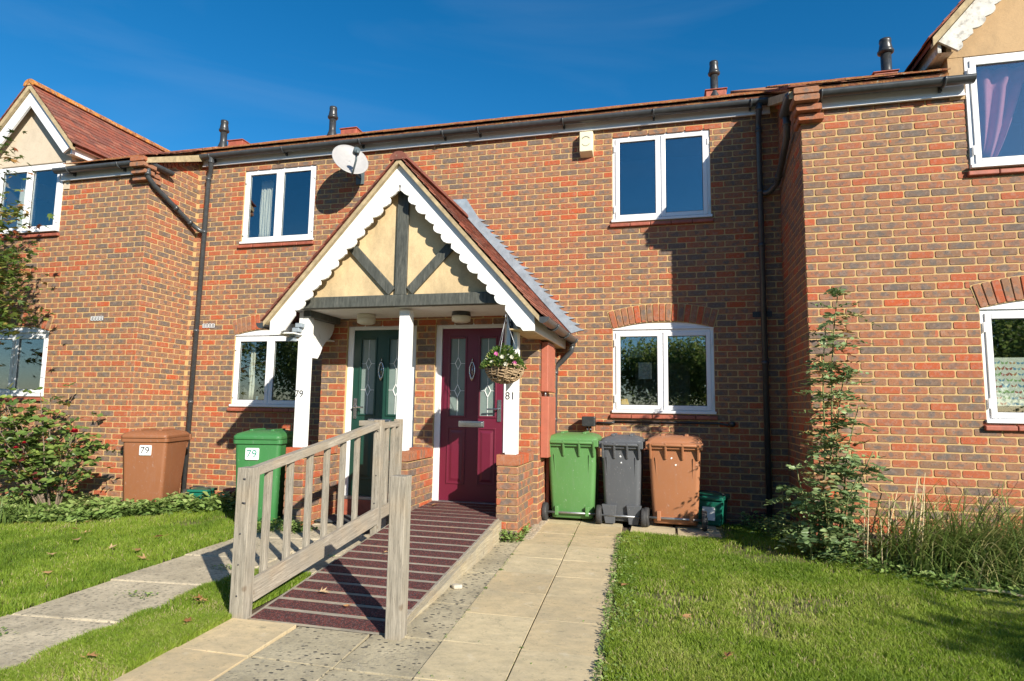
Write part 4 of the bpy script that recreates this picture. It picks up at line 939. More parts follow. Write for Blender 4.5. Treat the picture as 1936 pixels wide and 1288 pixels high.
for k, yy in enumerate([-3.985, -3.735, -3.485, -3.245, -2.995, -2.755]):
    t = (yy+4.15)/1.71; z0 = .15+t*.195+.02; z1 = .90+t*.255-.028
    m = MB(); L = z1-z0+.06; m.box(-.019, -.022, 0, .019, .022, L); o = obj('baluster', m, 'wood_z', rp, bevel=.003, local=True); o.location = (-2.64-WLOC[rp.name][0], yy+4.2, z0-.08+.02)
for yy in (-2.30, -2.17, -2.03):
    m = MB(); m.box(-.019, -.022, 0, .019, .022, .80); o = obj('baluster', m, 'wood_z', rp, bevel=.003, local=True); o.location = (-2.64-WLOC[rp.name][0], yy+4.2, .34)
m = MB(); m.bar((-2.83, -2.36, 1.17), (-2.66, -2.36, 1.175), .045, .05); obj('cross_rail', m, 'wood_x', rp, bevel=.003)
m = MB(); m.box(-.049, -.049, 0, .049, .049, .945); o = obj('wooden_post', m, 'wood_z', bevel=.005); o.location = (-1.556, -4.235, -.02); tag(o, 'lone weathered square timber post at the foot of the ramp', 'post')

# ------------------------------------------------------------------ wheelie bins
def wheelie(x, y, rz_, W, D, H, body, lid, lab, number=None, numcol='print_black', wheelr=.10, tray='bar'):
    t = thing('wheelie_bin', lab, 'bin', (x, y, g(x, y)), rz_, 'wheelie bins in front of the houses')
    # local: front -y, hinge/wheels +y
    wb, db = W*.80, D*.70; wt, dt = W*.93, D*.88; zb, zt = .06, H-.13
    m = MB(); n = 6
    def ring(w_, d_, z, yo=0.0, r=.045):
        pts = []
        for cx, cy, a0 in ((w_/2-r, d_/2-r, 0), (-w_/2+r, d_/2-r, PI/2), (-w_/2+r, -d_/2+r, PI), (w_/2-r, -d_/2+r, 1.5*PI)):
            for k in range(n): a = a0+PI/2*k/(n-1); pts.append((cx+r*math.cos(a), cy+r*math.sin(a)+yo, z))
        return pts
    rings = [ring(wb*.97, db*.97, .035, -.02), ring(wb, db, zb, -.02), ring(wb+(wt-wb)*.42, db+(dt-db)*.42, zb+(zt-zb)*.40, -.01), ring(wt, dt, zt, 0)]
    N_ = len(rings[0]); vs = sum(rings, []); fs = [(j*N_+i, j*N_+(i+1) % N_, (j+1)*N_+(i+1) % N_, (j+1)*N_+i) for j in range(len(rings)-1) for i in range(N_)]+[tuple(range(N_-1, -1, -1))]
    m.add(vs, fs, .5, True); bo = obj('body', m, body, t, local=True)
    for sx in (-1, 1):
        q = MB(); a0 = Vector((sx*wb*.36, db/2-.024, .20)); a1 = Vector((sx*wt*.36, dt/2-.004, zt-.12)); q.bar(a0, a1, .010, .010, up=(0, 1, 0)); obj('seam', q, body, bo, local=True, bevel=.003)
    if body in ('bin_grey', 'bin_orange'):
        for k_ in range(2):
            q = MB(); zz = .66+.07*k_; yy = db/2+(dt-db)/2*(zz-zb)/(zt-zb)-.006; xx = R.uniform(-.02, .10); q.prism([(xx+R.uniform(.003, .014)*math.cos(-a_), yy, zz+R.uniform(.003, .013)*math.sin(-a_)) for a_ in [2*PI*j/7 for j in range(7)]], (0, .006, 0)); obj('torn_sticker', q, 'sticker', bo, local=True)
    m = MB(); vs = ring(wt+.035, dt+.035, zt-.035)+ring(wt+.04, dt+.04, zt+.012)+ring(wt-.02, dt-.02, zt+.012); fs = [(j*N_+i, j*N_+(i+1) % N_, (j+1)*N_+(i+1) % N_, (j+1)*N_+i) for j in range(2) for i in range(N_)]+[tuple(range(N_-1, -1, -1))]
    m.add(vs, fs); obj('rim', m, body, t, local=True, bevel=.005)
    m = MB(); lw, ld = W*.98, D*.95
    vs = ring(lw, ld, zt+.014, -.01, .05)+ring(lw, ld, zt+.05, -.01, .05)+ring(lw-.05, ld-.06, zt+.078, -.01, .05)+ring(lw-.20, ld-.24, zt+.105, -.01, .05)
    fs = [(j*N_+i, j*N_+(i+1) % N_, (j+1)*N_+(i+1) % N_, (j+1)*N_+i) for j in range(3) for i in range(N_)]+[tuple(range(3*N_, 4*N_)), tuple(range(N_-1, -1, -1))]
    m.add(vs, fs, .5, True); lo = obj('lid', m, lid, t, local=True, bevel=.006)
    m = MB()
    for xx in (-lw*.22, lw*.22): m.box(xx-.02, -ld*.30, zt+.095, xx+.02, ld*.28, zt+.122)
    obj('lid_rib', m, lid, lo, local=True, bevel=.008)
    # handle bar with brackets at the hinge side
    m = MB(); hy = dt/2+.045; m.tube([(-W*.40, hy, zt+.012), (W*.40, hy, zt+.012)], .016, 10)
    for xx in (-W*.42, -W*.15, W*.15, W*.42): m.hexa([(xx-.012, dt/2-.01, zt-.14), (xx+.012, dt/2-.01, zt-.14), (xx+.012, dt/2+.004, zt-.14), (xx-.012, dt/2+.004, zt-.14), (xx-.012, dt/2-.02, zt+.03), (xx+.012, dt/2-.02, zt+.03), (xx+.012, hy+.02, zt+.03), (xx-.012, hy+.02, zt+.03)])
    m.box(-lw/2-.01, dt/2-.02, zt-.03, lw/2+.01, hy-.015, zt+.045)
    obj('handle', m, body, t, local=True, bevel=.006)
    for sx in (-1, 1):
        m = MB(); cx = sx*(W*.5+.005); wy = db/2+.02
        pr = [(.03, -.025), (wheelr*.75, -.022), (wheelr*.95, -.026), (wheelr, -.015), (wheelr, .015), (wheelr*.95, .026), (wheelr*.75, .022), (.03, .025)]
        vs = []; k = 22
        for r_, a in pr: vs += [(cx+a, wy+r_*math.cos(2*PI*q/k), wheelr+r_*math.sin(2*PI*q/k)) for q in range(k)]
        fs = [(j*k+i, j*k+(i+1) % k, (j+1)*k+(i+1) % k, (j+1)*k+i) for j in range(len(pr)-1) for i in range(k)]+[tuple(range(k-1, -1, -1)), tuple(range((len(pr)-1)*k, len(pr)*k))]
        m.add(vs, fs, .5, True); wo = obj('wheel', m, 'rubber', t, local=True)
        h = MB(); h.tube([(cx-sx*.0+sx*.027, wy, wheelr), (cx+sx*.033, wy, wheelr)], .032, 12); obj('hub', h, 'grey_plastic', wo, local=True)
    m = MB(); m.tube([(-W*.5, db/2+.02, wheelr), (W*.5, db/2+.02, wheelr)], .012, 8); obj('axle', m, 'galv', t, local=True)
    m = MB()
    if tray == 'bar':
        m.box(-wb*.38, db/2-.03, .085, wb*.38, db/2+.012, .115)
        for xx in (-wb*.36, wb*.36): m.box(xx-.02, db/2-.03, .07, xx+.02, db/2+.035, .17)
    else:
        for sx in (-1, 1): m.hexa([(sx*wb*.34-.05, db/2-.03, .01), (sx*wb*.34+.05, db/2-.03, .01), (sx*wb*.34+.05, db/2+.02, .01), (sx*wb*.34-.05, db/2+.02, .01), (sx*wb*.36-.08, db/2-.03, .21), (sx*wb*.36+.08, db/2-.03, .21), (sx*wb*.36+.08, db/2+.035, .21), (sx*wb*.36-.08, db/2+.035, .21)])
    obj('axle_housing', m, body, t, local=True, bevel=.006)
    if number:
        m = MB(); zz = H*.735; off = -(db+(dt-db)*.72)/2-.022; m.box(-.075+number[1], off-.004, zz-.065, .075+number[1], off+.02, zz+.065); s_ = obj('number_label', m, 'sticker', t, local=True, bevel=.012, seg=3)
        tm = text_mesh(number[0], .118, .0015); o = obj('number', tm, numcol, s_, local=True); o.location = (number[1], off-.0075, zz); o.rotation_euler = (PI/2, 0, 0)
    return t
H1 = .985
wheelie(-1.045, -.57, PI+.02, .58, .70, H1, 'bin_green', 'bin_green', 'bright green wheelie bin beside the porch downpipe, its wheels facing out')
wheelie(-.495, -.62, PI-.03, .46, .56, H1-.01, 'bin_grey', 'bin_grey', 'narrow dark grey wheelie bin between the green one and the orange-brown one', tray='feet', wheelr=.095)
wheelie(.07, -.58, PI-.05, .58, .70, H1, 'bin_orange', 'bin_orange', 'faded orange-brown wheelie bin, rightmost of the row under the window')
wheelie(-6.60, -.82, .30, .60, .70, 1.02, 'bin_brown', 'bin_brown', 'dark brown wheelie bin marked 79 by the left downpipe', ('79', .02), 'print_black')
wheelie(-4.43, -1.50, .25, .54, .66, 1.03, 'bin_green_dark', 'bin_green_dark', 'green wheelie bin marked 79 left of the porch, behind the railing', ('79', -.05), 'print_green')
wheelie(-4.85, -.60, .1, .50, .58, 1.0, 'bin_green_dark', 'bin_green_dark', 'green wheelie bin mostly hidden behind the other green bin left of the porch') if False else None
# torn stickers on the backs of the grey and orange bins
def caddy(x, y, rz_, lab, s=1.0, sticker=False):
    t = thing('food_caddy', lab, 'caddy', (x, y, g(x, y)), rz_); m = MB(); a, b = .125*s, .15*s
    m.hexa([(-a, -a, 0), (a, -a, 0), (a, a, 0), (-a, a, 0), (-b, -b, .27*s), (b, -b, .27*s), (b, b, .27*s), (-b, b, .27*s)]); obj('tub', m, 'caddy_green', t, local=True, bevel=.02, seg=3)
    m = MB(); m.box(-b-.015, -b-.02, .272*s, b+.015, b+.015, .315*s); obj('lid', m, 'caddy_green', t, local=True, bevel=.012, seg=3)
    m = MB(); m.tube([(-b-.01, .0, .25*s), (-b-.015, -.06, .33*s), (-b*.5, -.10, .36*s), (b*.5, -.10, .36*s), (b+.015, -.06, .33*s), (b+.01, 0, .25*s)], .008, 8); obj('handle', m, 'black_plastic', t, local=True)
    if sticker:
        m = MB(); m.box(-.06, -b-.004, .06, .07, -b+.01, .20); obj('label_plate', m, 'sticker', t, local=True)
caddy(-5.80, -.86, .2, 'small dark green food caddy in the grass beside the brown bin', .78); caddy(.45, -.42, -.3, 'dark green food caddy with white label half behind the orange-brown bin', 1.0, True)
t = thing('flower_pot', 'small terracotta flower pot against the wall left of the green bin', 'pot', (-5.63, -.50, g(-5.63, -.5))); m = MB(); m.lathe([(.07, 0), (.10, .15), (.115, .152), (.12, .20), (.10, .20), (.095, .17)], n=18); obj('pot', m, 'terracotta', t, local=True); m = MB(); m.lathe([(.001, .165), (.095, .165)], n=18); obj('soil_fill', m, 'soil', t, local=True)
m = MB(); m.box(-3.74, -1.58, 0, -3.15, -1.18, .018); o = obj('door_mat', m, 'mat_dark', bevel=.006); o.location.z = g(-3.4, -1.4)+.004; tag(o, 'dark grey door mat on the concrete below the green door', 'mat')
# ------------------------------------------------------------------ wall fittings
DN = Vector((.60, -.62, .46)).normalized(); dcen = Vector((-4.17, -.40, 4.675))
t = thing('satellite_dish', 'pale grey oval satellite dish on the wall between left upper window and porch gable', 'satellite dish', tuple(dcen))
q = DN.to_track_quat('Z', 'Y'); mt = q.to_matrix()
upv = (Vector((0, 0, 1))-DN*DN.z).normalized(); rtv = upv.cross(DN).normalized()
m = MB(); k = 40; rr = 8; vs = []
for j in range(rr+1):
    for i in range(k):
        a = 2*PI*i/k; r_ = j/rr; p = rtv*((.25)*r_*math.cos(a))+upv*(.28*r_*math.sin(a))-DN*(.055*(1-r_*r_)); vs.append(p)
fs = [(j*k+i, j*k+(i+1) % k, (j+1)*k+(i+1) % k, (j+1)*k+i) for j in range(rr) for i in range(k)]
m.add(vs, fs, .5, True); o = obj('reflector', m, 'dish_grey', t, local=True); sd = o.modifiers.new('thick', 'SOLIDIFY'); sd.thickness = .008
e0 = -upv*.28; e1 = -upv*.13+DN*.27; m = MB(); m.tube([e0-DN*.03, e0+DN*.02, e0*.75+DN*.15+e1*.2, e1], .013, 8); obj('arm', m, 'lnb', t, local=True)
m = MB(); m.tube([e1-DN*.05+upv*.0, e1+DN*.03], .045, 12); m.tube([e1+DN*.03-upv*.02, e1+DN*.03-upv*.08], .02, 8); obj('receiver', m, 'lnb', t, local=True)
bk = -DN*.05; wl = Vector((-.05, .385, -.12)); m = MB(); m.tube([bk, bk-DN*.06, wl-Vector((0, .22, -.02)), wl], .018, 8); m.box(wl.x-.06, .375, wl.z-.09, wl.x+.06, .397, wl.z+.09); obj('wall_bracket', m, 'lnb', t, local=True)
t = thing('alarm_box', 'cream burglar alarm box on the wall left of the upper right window', 'alarm box', (-.985, 0, 4.58))
m = MB(); m.hexa([(-.085, -.12, .045), (.085, -.12, .045), (.085, .0, 0), (-.085, .0, 0), (-.085, -.115, .31), (.085, -.115, .31), (.085, 0, .325), (-.085, 0, .325)]); obj('case', m, 'cream_plastic', t, local=True, bevel=.010, seg=3)
m = MB()
for sg, zc in ((1, .235), (-1, .125)):
    for i in range(9):
        a = math.radians(-50+100*i/8); m.box(.058*math.sin(a)-.0035, -.1225, .18+sg*(.062*math.cos(a))-.007, .058*math.sin(a)+.0035, -.1185, .18+sg*(.062*math.cos(a))+.007)
obj('print', m, 'print_grey', t, local=True)
t = thing('security_light', 'black floodlight box with cable under the lower right window sill', 'light', (-.93, 0, 1.17))
m = MB(); m.box(-.09, -.20, -.045, .07, -.06, .075); obj('lamp_housing', m, 'black_plastic', t, local=True, bevel=.01)
m = MB(); m.tube([(-.01, -.10, -.04), (-.01, -.03, -.08), (-.01, 0, -.085)], .012, 8); m.tube([(-.03, -.12, -.05), (-.03, -.13, -.11)], .012, 8); m.tube([(.01, -.12, -.05), (.01, -.13, -.11)], .012, 8); obj('bracket', m, 'steel', t, local=True)
m = MB(); m.tube([(.07, -.03, .0), (.26, -.03, .0), (.29, -.02, .015)], .013, 8); m.tube([(.29, -.02, .018), (1.50, -.02, .018), (1.60, -.04, .0), (1.63, -.05, .01)], .012, 8); obj('cable', m, 'black_plastic', t, local=True)
m = MB(); m.lathe([(.02, -.02), (.04, 0), (.04, .03), (.02, .045)], (1.65, -.05, 0), 12); obj('sensor', m, 'black_plastic', t, local=True)
def vent(h, c, N, mat, dark=True):
    x, y, z = c; m = MB(); N = Vector((*N, 0)); U = Vector((-N.y, N.x, 0)); 
    for i in range(4):
        m.bar(Vector(c)-U*.105+N*.012+Vector((0, 0, -.027+.018*i)), Vector(c)+U*.105+N*.012+Vector((0, 0, -.027+.018*i)), .010, .007)
    for i in range(5):
        m.bar(Vector(c)+U*(-.1+.05*i)+N*.012+Vector((0, 0, -.031)), Vector(c)+U*(-.1+.05*i)+N*.012+Vector((0, 0, .031)), .008, .010, up=(N.x, N.y, 0))
    o = obj('air_vent', m, mat, h); b = MB(); b.bar(Vector(c)-U*.108+N*.008, Vector(c)+U*.108+N*.008, .006, .066); obj('vent_back', b, 'print_black', o)
zv = 2.4825+.0
vent(wA, (-7.64, YL, 2.4775), (0, -1), 'upvc'); vent(wB, (-6.60, 0, 2.4775), (0, -1), 'upvc'); vent(wC, (1.09, 0, 2.4775), (0, -1), 'black_plastic')
vent(wC, (.99, 0, .1575+.0), (0, -1), 'terracotta'); vent(wD, (4.5, YR, .5), (0, -1), 'terracotta')
# ------------------------------------------------------------------ things in the windows
curtain(-6.02, -5.80, 3.80, 4.74, .22, 'pale net curtain at the left of the upper window left of the porch', waves=5, amp=.02)
curtain(-9.56, -9.22, 3.86, 4.68, YL+.20, 'pale curtain hanging in the far left upper window', waves=6, amp=.02)
curtain(-6.03, -5.94, 1.40, 2.22, .22, 'narrow cream curtain in the lower window beside the left downpipe', waves=2, amp=.02)
m = MB(); vs = []; n, k = 36, 14
for j in range(k+1):
    t_ = j/k
    for i in range(n+1):
        u = i/n; wd = .12+.30*t_**.8 if t_ < .8 else .42; cx = 2.985+.03*(t_)
        x = cx-.09*(t_ > 2)+(-.08+u*wd); vs.append((min(x, 3.33), YR+.12+.035*math.sin(u*16+2*t_)*(1-.2*t_), 3.78+.88*t_+.05*math.sin(u*5)*(1-t_)))
m.add(vs, [(j*(n+1)+i, j*(n+1)+i+1, (j+1)*(n+1)+i+1, (j+1)*(n+1)+i) for j in range(k) for i in range(n)], .5, True)
o = obj('cloth', m, 'pink_cloth'); sd = o.modifiers.new('thick', 'SOLIDIFY'); sd.thickness = .004; tag(o, 'pink cloth hung as a curtain in the upper right window', 'cloth')
m = MB(); m.box(2.86, YR+.078, 1.42, 3.92, YR+.080, 1.86, .05)
for r_ in range(8):
    for c_ in range(17):
        x = 2.89+c_*.062+(r_ % 2)*.03; z = 1.44+r_*.053; bv = R.choice([.25, .45, .65, .85, .95]); s_ = R.uniform(.018, .027); ry = R.uniform(-.4, .4)
        for sg in (-1, 1):
            m.add([(x, YR+.0775, z), (x+sg*s_*1.3, YR+.0775, z+s_*(.8+ry)), (x+sg*s_*1.1, YR+.0775, z-s_*(.2-ry)), (x+sg*s_*.5, YR+.0775, z-s_*.6)], [(0, 1, 2, 3)] if sg < 0 else [(3, 2, 1, 0)], bv)
o = obj('window_film', m, 'butterfly_film'); tag(o, 'butterfly patterned film covering the lower half of the far right window', 'window film')
def item(name, mb_, mat, lab, cat): return tag(obj(name, mb_, mat, bevel=.004), lab, cat)
m = MB(); m.box(-.52, .55, 2.02, -.30, .56, 2.20); item('poster', m, 'poster_blue', 'small blue picture behind the lower right window', 'picture')
m = MB(); m.box(-.36, .25, 1.72, -.20, .256, 1.93); item('notice', m, 'poster_pale', 'pale notice hanging inside the lower right window', 'notice')
m = MB(); m.hexa([(-.57, .14, 1.34), (-.46, .14, 1.34), (-.46, .24, 1.34), (-.57, .24, 1.34), (-.57, .14, 1.46), (-.50, .14, 1.47), (-.50, .24, 1.47), (-.57, .24, 1.46)]); item('yellow_box', m, 'yellow_thing', 'yellow box on the inner sill of the lower right window', 'box')
m = MB(); m.box(-.45, 1.2, .8, .3, 1.6, 2.0); item('cupboard', m, 'cupboard', 'dim cupboard deep inside the room behind the bins', 'cupboard')
m = MB(); m.box(-5.10, .14, 3.74, -5.03, .2, 3.84); item('ornament', m, 'wicker', 'small brown ornament on the sill of the upper left-middle window', 'ornament')
m = MB(); m.lathe([(.02, 0), (.035, .03), (.01, .06), (.025, .09)], (-5.83, .16, 1.355), 12); item('ornament', m, 'poster_blue', 'small blue ornament inside the lower window left of the porch', 'ornament')
slabs(cp, 'concrete_slab', [[(-3.25, -3.42), (-2.70, -3.42), (-2.70, -2.75), (-3.25, -2.75)], [(-3.25, -2.74), (-2.70, -2.74), (-2.70, -1.95), (-3.25, -1.95)]], 'old_concrete', -.004, .012)
# ------------------------------------------------------------------ plants
def in_view(x, y, z, mgn=520):
    d = np.stack([x, y, z], -1)-CAM; zz = d@CF; zz = np.where(zz < .2, .2, zz); u = 968+FPX*(d@CR)/zz; v = 644-FPX*(d@CU)/zz
    return (d@CF > .2) & (u > -mgn) & (u < 1936+mgn) & (v > -mgn) & (v < 1288+mgn)
def blades(name, x, y, hgt, wid, lean, mat, bvf, label=None, zoff=0.0, segs=2):
    n = len(x); z = ga(x, y)-.012+zoff; a = NR.rand(n)*2*PI; b = NR.rand(n)*2*PI; ln = lean*hgt*NR.rand(n)
    dx, dy = np.cos(a)*wid/2, np.sin(a)*wid/2; lx, ly = np.cos(b)*ln, np.sin(b)*ln
    V = np.empty((n, 5, 3), np.float32)
    V[:, 0] = np.stack([x-dx, y-dy, z], -1); V[:, 1] = np.stack([x+dx, y+dy, z], -1)
    V[:, 2] = np.stack([x+dx*.7+lx*.35, y+dy*.7+ly*.35, z+hgt*.6], -1); V[:, 3] = np.stack([x-dx*.7+lx*.35, y-dy*.7+ly*.35, z+hgt*.6], -1)
    V[:, 4] = np.stack([x+lx, y+ly, z+hgt*.95], -1)
    base = np.arange(n, dtype=np.int32)[:, None]*5
    F = np.concatenate([base+np.array([[0, 1, 2]]), base+np.array([[0, 2, 3]]), base+np.array([[3, 2, 4]])], 0)
    o = tri_mesh(name, V.reshape(-1, 3), F, np.repeat(bvf, 5), mat, 'stuff')
    return tag(o, label, 'grass')
def vnoise(x, y, s, seed=0):
    r = np.random.RandomState(seed); G = r.rand(64, 64); X = x*s+100; Y = y*s+100; xi = np.floor(X).astype(int); yi = np.floor(Y).astype(int); fx = X-xi; fy = Y-yi
    fx = fx*fx*(3-2*fx); fy = fy*fy*(3-2*fy); q = lambda i, j: G[i % 64, j % 64]
    return (q(xi, yi)*(1-fx)+q(xi+1, yi)*fx)*(1-fy)+(q(xi, yi+1)*(1-fx)+q(xi+1, yi+1)*fx)*fy
def scatter(n, x0, x1, y0, y1):
    # denser near the camera
    x = NR.uniform(x0, x1, n); y = NR.uniform(y0, y1, n); d = np.hypot(x, y+7.7); k = NR.rand(n) < np.clip(4.2/d, .0, 1)**1.3; x, y = x[k], y[k]
    k = in_view(x, y, ga(x, y)); return x[k], y[k]
def edge_r(y): return -.37-SK*(y+4.5)    # right edge of the new path
def lawn(name, n, box, keep, label, hmul=1.0):
    x, y = scatter(n, *box); p = vnoise(x, y, 1.7, 3)*.6+vnoise(x, y, 5.5, 4)*.4; k = keep(x, y) & (NR.rand(len(x)) < np.clip((p-.21)*4.5, .16, 1)); x, y, p = x[k], y[k], p[k]
    h = (.016+.034*p+.016*NR.rand(len(x)))*hmul; bv = np.clip(.05+.55*vnoise(x, y, 1.4, 9)+.35*vnoise(x, y, 6.5, 19)+.25*(NR.rand(len(x))-.5)+(NR.rand(len(x)) > .95-.12*(p < .38))*.5, 0, 1)
    return blades(name, x, y, h, .0055+.003*NR.rand(len(x)), .9, 'grass', bv, label)
bedline = lambda x: np.interp(x, [.3, .8, 1.1, 1.4, 1.9, 2.5, 6], [-.5, -.75, -1.45, -1.95, -2.45, -2.65, -2.6])
lawn('grass', 640000, (-.5, 4.6, -6.2, -.2), lambda x, y: (x > edge_r(y)+.02+.05*vnoise(x, y, 9, 5)) & ~((x < .54) & (y > -1.22)) & (y < bedline(x)+.25) & (y < -.05), 'sunlit uneven lawn to the right of the paved path')
lawn('grass', 420000, (-11, -4.1, -6.2, -.9), lambda x, y: (x < -4.20+.06*vnoise(x, y, 7, 6)) & (y < -1.0-.5*(x < -5.9)), 'short lawn left of the old concrete path')
lawn('grass', 150000, (-3.35, -2.64, -6.2, -3.35), lambda x, y: (x > -3.27) & (x < -2.66), 'strip of grass between the concrete path and the yellow slabs', 1.25)
# turf soil under the blades so gaps read green-brown
for nm, pts in (('turf', [(-.36, -6.6), (7, -6.6), (7, -1.2), (.55, -1.2), (.55, -.02), (.40, -.02), (.50, -1.24), (-.46, -1.24)]), ('turf', [(-3.24, -6.6), (-2.68, -6.6), (-2.68, -3.45), (-3.24, -3.45)])):
    for i in range(1): sheet(nm, pts, 'undergrass', -.014, .01)
m = MB(); X_ = [-13, -9]+[-8.5+.5*i for i in range(9)]+[-4.24]; Y_ = [-8, -6, -5, -4, -3, -2, -1, -.02]
m.add([(x, y, g(x, y)-.016) for y in Y_ for x in X_], [(j*len(X_)+i, j*len(X_)+i+1, (j+1)*len(X_)+i+1, (j+1)*len(X_)+i) for j in range(len(Y_)-1) for i in range(len(X_)-1)]); obj('turf', m, 'undergrass', kind='structure')
# generic leaves: oriented diamond leaves, folded on the midrib
def leaves(name, P, D, Nn, L, Wd, bv, mat, parent=None, kind=None, lobes=False):
    """P base points, D directions, Nn normals"""
    P = np.asarray(P, float); D = np.asarray(D, float); Nn = np.asarray(Nn, float); n = len(P); L = np.broadcast_to(L, n)[:, None]; Wd = np.broadcast_to(Wd, n)[:, None]
    D = D/np.linalg.norm(D, axis=1, keepdims=True); Sd = np.cross(D, Nn); Sd /= np.linalg.norm(Sd, axis=1, keepdims=True)+1e-9; Nn = np.cross(Sd, D)
    if lobes:
        prof = [(0, 0), (.30, .50), (.22, .20), (.72, .58), (.50, .16), (1.0, 0)]
        V = []; 
        for a, b in prof: V.append(P+D*L*a+Sd*Wd*b+Nn*L*.06*b)
        for a, b in prof[1:-1]: V.append(P+D*L*a-Sd*Wd*b+Nn*L*.06*b)
        V = np.stack(V, 1); k = 10; base = np.arange(n, dtype=np.int64)[:, None]*k
        T = [(0, 1, 2), (2, 3, 4), (4, 5, 0), (0, 2, 4), (0, 7, 6), (7, 9, 8), (9, 0, 5), (0, 9, 7)]
        F = np.concatenate([base+np.array([t]) for t in T], 0)
    else:
        V = np.stack([P, P+D*L*.45+Sd*Wd*.5+Nn*L*.05, P+D*L*.8+Sd*Wd*.30+Nn*L*.02, P+D*L-Nn*L*.08, P+D*L*.8-Sd*Wd*.30+Nn*L*.02, P+D*L*.45-Sd*Wd*.5+Nn*L*.05], 1); k = 6; base = np.arange(n, dtype=np.int64)[:, None]*k
        F = np.concatenate([base+np.array([t]) for t in [(0, 1, 2), (0, 2, 3), (0, 3, 4), (0, 4, 5)]], 0)
    return tri_mesh(name, V.reshape(-1, 3), F, np.repeat(bv, k), mat, kind, parent)
def rdir(n, zmin=-1): 
    v = NR.normal(size=(n, 3)); v /= np.linalg.norm(v, axis=1, keepdims=True); v[:, 2] = np.maximum(v[:, 2], zmin); return v
# --- tall shrub with pinnate leaves in front of the right wing corner
sh = thing('shrub', 'tall narrow shrub with feathery blue-green leaves against the corner of the right wing', 'shrub', (1.30, -1.62, g(1.3, -1.6)))
def pinnate(rows, origin, direc, length, pairs, lw, bv, down=.15):
    o = np.array(origin, float); d = np.array(direc, float); d /= np.linalg.norm(d); up = np.array([0, 0, 1.]); sd = np.cross(d, up); sd /= np.linalg.norm(sd)+1e-6; nn = np.cross(sd, d)
    for i in range(pairs):
        t = (i+.6)/(pairs); p = o+d*length*t-up*length*down*t*t
        for s_ in (-1, 1):
            rows.append((p, sd*s_+d*.45+NR.normal(size=3)*.12, nn*.6+np.array([.2, -.35, .3])+NR.normal(size=3)*.6, lw*(1.15-.5*abs(t-.45)), lw*.5, bv+NR.uniform(-.08, .08)))
    rows.append((o+d*length-up*length*down, d, nn, lw, lw*.42, bv))
stems = [((1.30, -1.62), (1.50, -1.70), 2.38, .26), ((1.27, -1.64), (1.40, -1.66), 2.05, .25), ((1.34, -1.60), (1.55, -1.62), 1.7, .24), ((1.22, -1.70), (1.10, -1.80), .80, .2), ((1.40, -1.66), (1.66, -1.85), .95, .22), ((1.30, -1.74), (1.28, -1.98), .8, .2), ((1.2, -1.6), (1.02, -1.66), .62, .2), ((1.36, -1.70), (1.52, -1.95), .75, .2), ((1.38, -1.62), (1.62, -1.68), 1.35, .22)]
rows = []; 
for (x0, y0), (x1, y1), h, lz in stems:
    m = MB(); pts = [(x0+(x1-x0)*t+.02*math.sin(7*t+x0*9), y0+(y1-y0)*t, .06+h*t) for t in np.linspace(0, 1, 8)]; m.tube(pts, .011, 6, r1=.004); obj('stem', m, 'stem_green', sh)
    n = int(h*40)
    for i in range(n):
        t = .06+.94*(i+.5)/n+NR.uniform(-.02, .02); p = np.array([x0+(x1-x0)*t, y0+(y1-y0)*t, .06+h*t]); a = i*2.4+NR.uniform(-.8, .8)
        if NR.rand() < .10 or math.sin(t*h*11+x1*17)+.5*math.sin(t*h*27+y1*9) > .75: continue
        d = (math.cos(a)*1.1, math.sin(a)*.9, NR.uniform(-.35, .75)); L_ = lz*NR.uniform(.45, 1.15)*(1.0 if t < .93 else .6)
        if p[1]+d[1]/1.2*L_ > YR-.04: L_ *= .45
        if p[2] > .7 and NR.rand() < .22: bv = NR.uniform(.86, 1.0)
        else: bv = NR.uniform(.15, .78)
        pinnate(rows, p, d, L_, 6, NR.uniform(.050, .070), bv, NR.uniform(.1, .5))
P_, D_, N_, L_, W_, B_ = zip(*rows); leaves('leaves', P_, D_, N_, L_, W_, np.clip(B_, 0, 1), 'shrub_leaf', sh, 'stuff')
# --- ornamental grass
tg = thing('ornamental_grass', 'arching tuft of ornamental grass with straw coloured blades against the right wing', 'grass clump', (2.4, -1.75, .06))
def arch_blades(name, n, cx, cy, rx, ry, L0, L1, mat, parent, bvf, wd=.008, spread=.9, z0=None, stiff=0.0):
    V = []; F = []; A = []; k = 7
    for i in range(n):
        a0 = NR.rand()*2*PI; r_ = math.sqrt(NR.rand()); x = cx+rx*r_*math.cos(a0); y = cy+ry*r_*math.sin(a0); z = g(x, y) if z0 is None else z0
        L = NR.uniform(L0, L1); a = NR.rand()*2*PI if spread < 1.5 else (NR.rand()*2*PI if NR.rand() < .5 else NR.normal(-PI/2+.5, .8)); sp = spread*NR.uniform(.2, 1.0) if spread < 1.5 else NR.uniform(.45, 1.15); d = np.array([math.cos(a), math.sin(a)]); s_ = np.array([-d[1], d[0], 0])*wd*NR.uniform(.6, 1.2)
        th = PI/2-(.15 if spread < 1.5 else .75)*NR.rand(); p = np.array([x, y, z]); bend = sp*(2.2-stiff)/k; b = bvf()
        for j in range(k):
            wj = (1-(j/(k-1))**2)*.9+.1; V += [p-s_*wj/2, p+s_*wj/2]; A += [b, b]
            if j: q = len(V)-4; F += [(q, q+1, q+3), (q, q+3, q+2)]
            p = p+np.array([d[0]*math.cos(th), d[1]*math.cos(th), math.sin(th)])*L/(k-1); 
            if p[1] > YR-.03 and y < YR and x > 1.3: p[1] = YR-.03
            if p[2] < g(p[0], p[1])+.01: p[2] = g(p[0], p[1])+.01
            th -= bend
    return tri_mesh(name, V, F, A, mat, 'stuff', parent)
